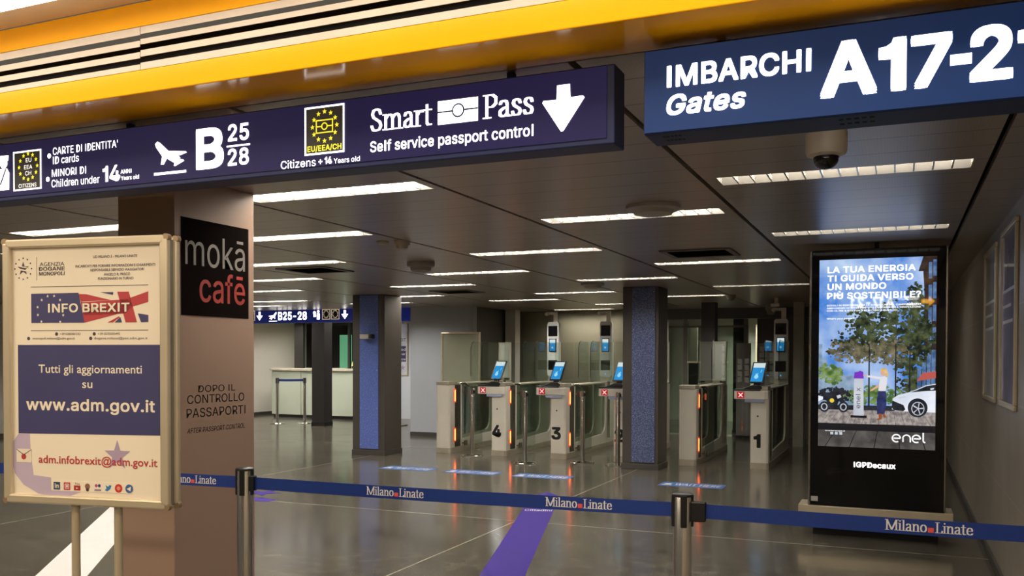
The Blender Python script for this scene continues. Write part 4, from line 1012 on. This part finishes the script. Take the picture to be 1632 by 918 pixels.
def stroke(m, pts, w=.010):
    for a, b in zip(pts, pts[1:]):
        dx, dz = b[0] - a[0], b[1] - a[1]; l = math.hypot(dx, dz) or 1; nx, nz = -dz / l * w / 2, dx / l * w / 2
        m.add([(a[0] - nx, a[1] - nz, a[2]), (b[0] - nx, b[1] - nz, b[2]), (b[0] + nx, b[1] + nz, b[2]), (a[0] + nx, a[1] + nz, a[2])], [(0, 1, 2, 3)])
for cx in (-.010, .138): stroke(m, [(cx - .020, .855, .0042), (cx + .030, .855, .0042)]); stroke(m, arcp(cx, .855, .030, 0, 300))
stroke(m, [(.040, .826, .0042), (.040, .850, .0042)] + arcp(.066, .855, .028, 170, 0, 10) + [(.094, .826, .0042)]); stroke(m, [(.188, .905, .0042), (.188, .840, .0042), (.194, .828, .0042), (.204, .828, .0042)])
m.build('advert_logo', WHT, scr)
m = F(); put_text(m, 'IGPDecaux', -.330, -.014, .604, .044, .001, bold=.032); m.build('operator_logo', LIT, tt)
m = F(); m.box(-.664, -.610, .305, .345, 0, .001); m.build('rating_sticker', mat('sticker_grey', (196, 192, 184), .5), tt)

# ================================================================== RIGHT WALL POSTERS
POSTG = mat('poster_glossy_blue', (172, 174, 206), .12, var=.25, scale=1.6)
POSTW = mat('poster_glossy_pale', (214, 212, 214), .12, var=.25, scale=1.4)
for y0, y1, z0, z1, mt, lb in ((6.07, 6.93, 1.185, 2.35, POSTG, 'bluish framed poster on the right wall, nearer of the two'), (7.28, 8.22, 1.18, 2.34, POSTW, 'pale framed poster on the right wall, farther of the two')):
    t = thing('wall_poster', (.64, (y0 + y1) / 2, z0), lb, 'poster')
    F = lambda: MB(O=(.65, 0, 0), U=(0, -1, 0), V=(0, 0, 1), N=(-1, 0, 0))
    m = F(); m.frame(-y1, -y0, z0, z1, .035, 0, .022); m.build('poster_frame', ALU, t, bevel=.006)
    m = F(); m.box(-y1 + .03, -y0 - .03, z0 + .03, z1 - .03, 0, .010); s_ = m.build('poster_sheet', mt, t)
    m = F(); m.box(-y1 + .12, -y0 - .12, z1 - .42, z1 - .40, .010, .0108); m.box(-y1 + .12, -y0 - .3, z1 - .52, z1 - .50, .010, .0108); m.box(-y1 + .12, -y0 - .2, z1 - .62, z1 - .60, .010, .0108); m.build('poster_print', mat('faded_print', (216, 216, 222), .3), s_)

# ================================================================== FLOOR GRAPHICS
WAITB = mat('sticker_blue', (24, 84, 152), .5, var=.04)
for cx, lane in ((-6.05, 'before gate 4 lane'), (-5.09, 'before gate 3 lane'), (-4.11, 'before gate 2 lane'), (-2.22, 'before gate 1 lane')):
    t = tag(MB().box(cx - .375, cx + .375, 10.36, 10.70, 0, .0012).build('floor_sticker', WAITB, None, loc=(cx, 10.53, 0)), 'blue WAIT HERE sticker on the floor ' + lane, 'floor sticker', 'wait here floor stickers')
    F = lambda: MB(O=(cx, 10.36, .0014))
    m = F(); put_text(m, 'WAIT HERE', -.20, .335, .09, .16, .0003, bold=.015); m.build('sticker_lettering', WHITEF, t)
    m = F(); flat(m, star(-.285, .18, .055, .035, 0, 8), 0, .0004); flat(m, [(-.35, .07), (-.22, .07), (-.24, .12), (-.33, .12)], 0, .0004); m.build('sticker_icon', WHITEF, t)
# purple guiding stripe with a pointed end
d = Vector((-3.24 + 2.484, 8.18 - 5.605, 0)).normalized(); n = Vector((d.y, -d.x, 0)); o = Vector((-2.484, 5.605, 0))
m = MB(O=o, U=n, V=d, N=(0, 0, 1)); w = .155
m.prism([(-w, -1.9), (w, -1.9), (w, 3.15), (.40, 3.15), (0, 3.86), (-.40, 3.15), (-w, 3.15)], 0, .0012)
st_ = tag(m.build('floor_stripe', PURPLE, None, loc=(-2.8, 6.6, 0)), 'purple arrow stripe on the floor running towards the gates', 'floor marking')
m = MB(O=o, U=n, V=d, N=(0, 0, 1)); put_text(m, 'Cittadini', -.13, .14, 2.62, .10, .0016, bold=.02); m.build('stripe_lettering', WHITEF, st_)
d = Vector((-6.45 + 5.23, 5.93 - 4.38, 0)).normalized(); n = Vector((d.y, -d.x, 0)); o = Vector((-5.23, 4.38, 0))
m = MB(O=o, U=n, V=d, N=(0, 0, 1)); m.box(-.17, .17, -1.6, 4.0, 0, .0012)
tag(m.build('floor_stripe', WHITEF, None, loc=(-5.8, 5.1, 0)), 'broad white stripe on the floor behind the poster stand', 'floor marking')
m = MB(O=(-6.3, 7.75, 0)); flat(m, star(-.12, .22, .22), 0, .0012); flat(m, [(.05, -.26), (.30, -.26), (.34, -.10), (.10, -.06), (-.1, -.15)], 0, .0012)
tag(m.build('floor_stripe', PURPLE, None, loc=(-6.3, 7.75, 0)), 'purple star decal on the floor at the edge of the brown column', 'floor marking')

# ================================================================== FAR LEFT: SIGN, BOOTHS, POSTERS
fs = thing('booth_sign', (-10.5, 15.05, 2.19), 'distant blue hanging sign reading B25-28 above the booths', 'sign')
MB().box(-13.2, -8.60, 15, 15.14, 2.192, 2.448).build('housing', mat('far_sign_blue', (36, 52, 150), .4, emit=.12, ergb=(40, 60, 170)), fs)
F = lambda: MB(O=(0, 14.9995, 0), U=(1, 0, 0), V=(0, 0, 1), N=(0, -1, 0))
sx = lambda x: -12.285 + (x - 20) * .004168
sz = lambda y: 2.48 - (y - 85) * .00354
put_text(F(), 'B25-28', sx(165), sx(335), sz(150), .165, D, bold=.04).build('lettering', LIT, fs)
for x in (52, 553):
    m = F(); flat(m, [(sx(x - 6), sz(100)), (sx(x + 6), sz(100)), (sx(x + 6), sz(122)), (sx(x + 19), sz(122)), (sx(x), sz(150)), (sx(x - 19), sz(122)), (sx(x - 6), sz(122))], D); m.build('down_arrow', LIT, fs)
m = F(); flat(m, [(sx(158) - (x + 2.685) * 1.26, sz(125) + (z - 2.288) * 1.5) for x, z in pl], D); flat(m, rect(sx(110), sx(158), sz(157), sz(153)), D); m.build('aeroplane_pictogram', LIT, fs)
m = F(); flat(m, disc(sx(380), sz(112), .035, 14), D); flat(m, rect(sx(374), sx(390), sz(135), sz(122)), D); flat(m, disc(sx(402), sz(105), .03, 14), D); flat(m, rect(sx(394), sx(410), sz(150), sz(116)), D); m.build('people_pictogram', LIT, fs)
for x0, x1 in ((424, 470), (476, 522), (-8, 24)):
    m = F(); m.frame(sx(x0), sx(x1), sz(151), sz(93), .014, 0, D); b = m.build('pictogram_frame', LITW2, fs)
    m = F(); flat(m, rect(sx(x0) + .012, sx(x1) - .012, sz(149), sz(95)), 0, .0008); m.build('pictogram_ground', SIGNBLACK, b)
    m = F()
    for k in range(12): flat(m, disc((sx(x0) + sx(x1)) / 2 + .058 * math.sin(k * PI / 6), sz(121) + .07 * math.cos(k * PI / 6), .011, 6), D)
    m.build('pictogram_stars', LITW2, b)

BPAN = mat('frosted_green_panel', (196, 204, 186), .3, var=.04, scale=2); CTOP = mat('counter_top', (206, 198, 180), .35)
BGL = glass('booth_dark_glass', (.66, .68, .70, 1), 1.0)
def booth(x0, x1, y0, y1, label, axis):
    t = thing('control_booth', ((x0 + x1) / 2, (y0 + y1) / 2, 0), label, 'booth')
    MB().box(x0, x1, y0, y1, .08, 1.16).build('counter_body', BPAN, t)
    MB().box(x0 + .03, x1 - .03, y0 + .03, y1 - .03, 0, .08).build('plinth', DARKPL, t)
    MB().box(x0 - .03, x1 + .03, y0 - .05, y1, 1.16, 1.215).build('counter_top', CTOP, t, bevel=.005)
    if axis == 'x':
        for k in (1, 2): 
            x = x0 + (x1 - x0) * k / 3; MB().box(x - .006, x + .006, y0 - .004, y0, .08, 1.16).build('panel_joint', STEEL, t)
        for z in (.30, .95): MB().box(x1 - .06, x1 - .02, y0 - .012, y0, z, z + .04).build('glass_clamp', DARKPL, t)
    else:
        MB().box(x1, x1 + .004, y0 + .7, y0 + .712, .08, 1.16).build('panel_joint', STEEL, t)
    ya = y0 + .35 if axis == 'x' else y0 + .3
    f = MB()
    xw = x0 + .42
    f.box(xw, xw + .27, ya, ya + .06, 1.215, 2.40); f.box(x0 + 2.0, x0 + 2.06, ya, ya + .06, 1.215, 2.40); f.box(x1 - .06, x1, ya, ya + .06, 1.215, 2.40)
    f.box(xw, x1, ya, ya + .06, 2.34, 2.40); f.box(xw, x1, y1 - .05, y1, 2.34, 2.40); f.box(x1 - .06, x1, y1 - .06, y1, 1.215, 2.40); f.box(x1 - .06, x1, ya, y1, 2.34, 2.40)
    wf = f.build('window_frame', BLKCOL, t)
    MB().box(xw + .27, x1 - .06, ya + .02, ya + .032, 1.215, 2.34).build('window_pane', BGL, wf)
    MB().box(x1 - .04, x1 - .03, ya + .06, y1 - .06, 1.215, 2.34).build('window_pane', BGL, wf)
    MB().box(x1 - .62, x1 - .30, y0 + .55, y0 + .60, 1.215, 1.44).build('monitor', DARKPL, t, bevel=.01)
    return t
booth(-14.33, -11.68, 18.15, 20.0, 'passport control booth with long pale green counter left of blue column', 'x')
sd = thing('staff_door', (-14.3, 21.5, 0), 'green lit doorway window behind the control booth', 'door')
MB().box(-16.5, -12.6, 21.4, 21.55, 0, 2.44).build('partition', BLKCOL, sd)
MB().box(-14.52, -14.12, 21.385, 21.4, .95, 2.12).build('lit_pane', mat('green_lit_pane', (150, 236, 176), .5, emit=.75, ergb=(140, 232, 170), var=.05), sd)
t = thing('desk_lamp', (-12.0, 18.32, 1.216), 'small yellow object standing on the control booth counter', 'lamp')
MB().lathe([(.05, 1.216), (.05, 1.235), (.02, 1.25), (.02, 1.28)], -12.0, 18.32, 16).build('foot', DARKPL, t)
MB().lathe([(.085, 1.28), (.07, 1.36), (.035, 1.45), (0, 1.46)], -12.0, 18.32, 18).build('shade', mat('lamp_yellow', (236, 214, 120), .5, emit=.5), t, smooth=True)

def plain_stand(x, y, w, z0, z1, label, sheet, yawdeg=0):
    t = thing('poster_stand', (x + w / 2, y, 0), label, 'poster stand')
    c, s = math.cos(math.radians(yawdeg)), math.sin(math.radians(yawdeg))
    F = lambda: MB(O=(x, y, 0), U=(c, s, 0), V=(0, 0, 1), N=(s, -c, 0))
    m = F(); m.frame(0, w, z0, z1, .035, -.03, 0); m.build('frame', ALU, t, bevel=.008)
    m = F(); m.box(.03, w - .03, z0 + .03, z1 - .03, -.025, -.012); sh = m.build('sheet', sheet, t)
    for u in (w * .4, w * .6):
        m = F(); m.box(u - .014, u + .014, .02, z0 + .05, -.05, -.03); m.build('pole', STEEL, t)
    m = F(); m.box(w * .15, w * .85, 0, .02, -.2, .14); m.build('base_plate', STEEL, t)
    return t, F, sh
plain_stand(-7.55, 14.3, .775, .98, 1.945, 'silver poster frame with blank grey green sheet behind the end gate', mat('blank_sheet', (150, 150, 130), .4, var=.03))
t, F, sh = plain_stand(-10.62, 17.0, .84, 1.08, 2.25, 'white information poster between left blue column and grey wall', mat('far_poster_paper_glow', (206, 208, 214), .4, emit=.12))  # sheet given a faint glow of its own to look brighter lit
m = F(); m.box(.06, .78, 1.40, 1.74, -.012, -.0105); blk = m.build('poster_block', INKBLUE, sh)
for s, x0, x1, z in (('If you need', .20, .775, 1.64), ('to know', .36, .76, 1.54), ('www.adm.gov', .10, .775, 1.43)):
    m = F(); put_text(m, s, x0, x1, z, .055, -.0100, bold=.02); m.build('poster_lettering', PAPER, blk)
m = F(); flat(m, star(.70, 1.27, .07), -.0115); m.build('poster_star', INKSTAR, sh)
m = F(); put_text(m, 'INFO BREXIT', .20, .775, 1.84, .07, -.0112, bold=.03); m.build('poster_lettering', INK, sh)

# ================================================================== FAR RIGHT: GLAZED SCREEN, RACKS
gs = thing('glazed_screen', (-3.5, 17.6, 0), 'dark framed glass screen and doors at the back right of the hall', 'glass screen')
FRM = mat('screen_frame_grey', (104, 100, 92), .4, .2)
for x, w in ((-4.52, .08), (-3.88, .08), (-3.30, .06), (-2.72, .08)): MB().box(x, x + w, 17.5, 17.6, 0, 2.25).build('post', FRM, gs)
MB().box(-4.52, -2.64, 17.5, 17.6, 2.09, 2.13).build('transom', FRM, gs)
MB().box(-3.80, -3.0, 17.48, 17.52, 1.40, 1.435).build('push_bar', ALU, gs, bevel=.004)
for x0, x1 in ((-4.44, -3.88), (-3.80, -3.30), (-3.24, -2.72)): MB().box(x0, x1, 17.55, 17.56, .02, 2.09).build('pane', GLASSD, gs)
t = thing('display_panel', (-3.83, 18.6, 0), 'tall pale panel behind the back glass screen', 'panel')
MB().box(-3.98, -3.83, 18.58, 18.64, 1.42, 2.13).build('sheet', mat('pale_panel', (196, 196, 172), .5, var=.03), t)
MB().box(-4.00, -3.81, 18.57, 18.66, 0, 1.42).build('stand', DARKW, t); MB().box(-3.99, -3.82, 18.55, 18.58, 1.40, 1.43).build('ledge', ALU, t)
def rack(x, y, w, n, label, tint):
    t = thing('leaflet_rack', (x, y, 0), label, 'rack')
    MB().box(x - w / 2, x + w / 2, y, y + .05, 0, 1.78).build('back_board', mat('rack_grey', (128, 126, 122), .5), t)
    for k in range(n):
        z = 1.05 + k * .115
        for j in range(2):
            xx = x - w / 2 + .03 + j * w / 2
            MB(O=(xx, y - .01, z), U=(1, 0, .12 * (-1) ** (k + j)), V=(0, -.35, .93), N=(0, -.93, -.35)).box(0, w / 2 - .05, 0, .10, 0, .006).build('leaflet', tint, t)
    MB().box(x - w / 2, x + w / 2, y - .08, y + .05, .0, .06).build('foot', DARKPL, t)
rack(-2.24, 17.3, .36, 6, 'leaflet rack with pale papers left of the gate 1 face camera', mat('leaflet_pale', (214, 214, 212), .5))
rack(-2.66, 17.1, .26, 4, 'smaller leaflet rack with white papers beside the black column', mat('leaflet_white', (232, 228, 222), .5))
pm = thing('camera_arm', (-1.77, 14.6, H), 'white camera arm hanging from the ceiling above gate 1', 'camera')
MB().box(-1.80, -1.74, 14.58, 14.64, 2.33, H).build('arm', WHITEP, pm, bevel=.004)
MB().box(-1.85, -1.72, 14.54, 14.62, 2.31, 2.36).build('camera_body', WHITEP, pm, bevel=.008)
detector(-2.13, 16.8, .10, .16, 'grey dome camera on the ceiling left of the gate 1 camera arm', 'dome_camera', grey_dome, 'camera')
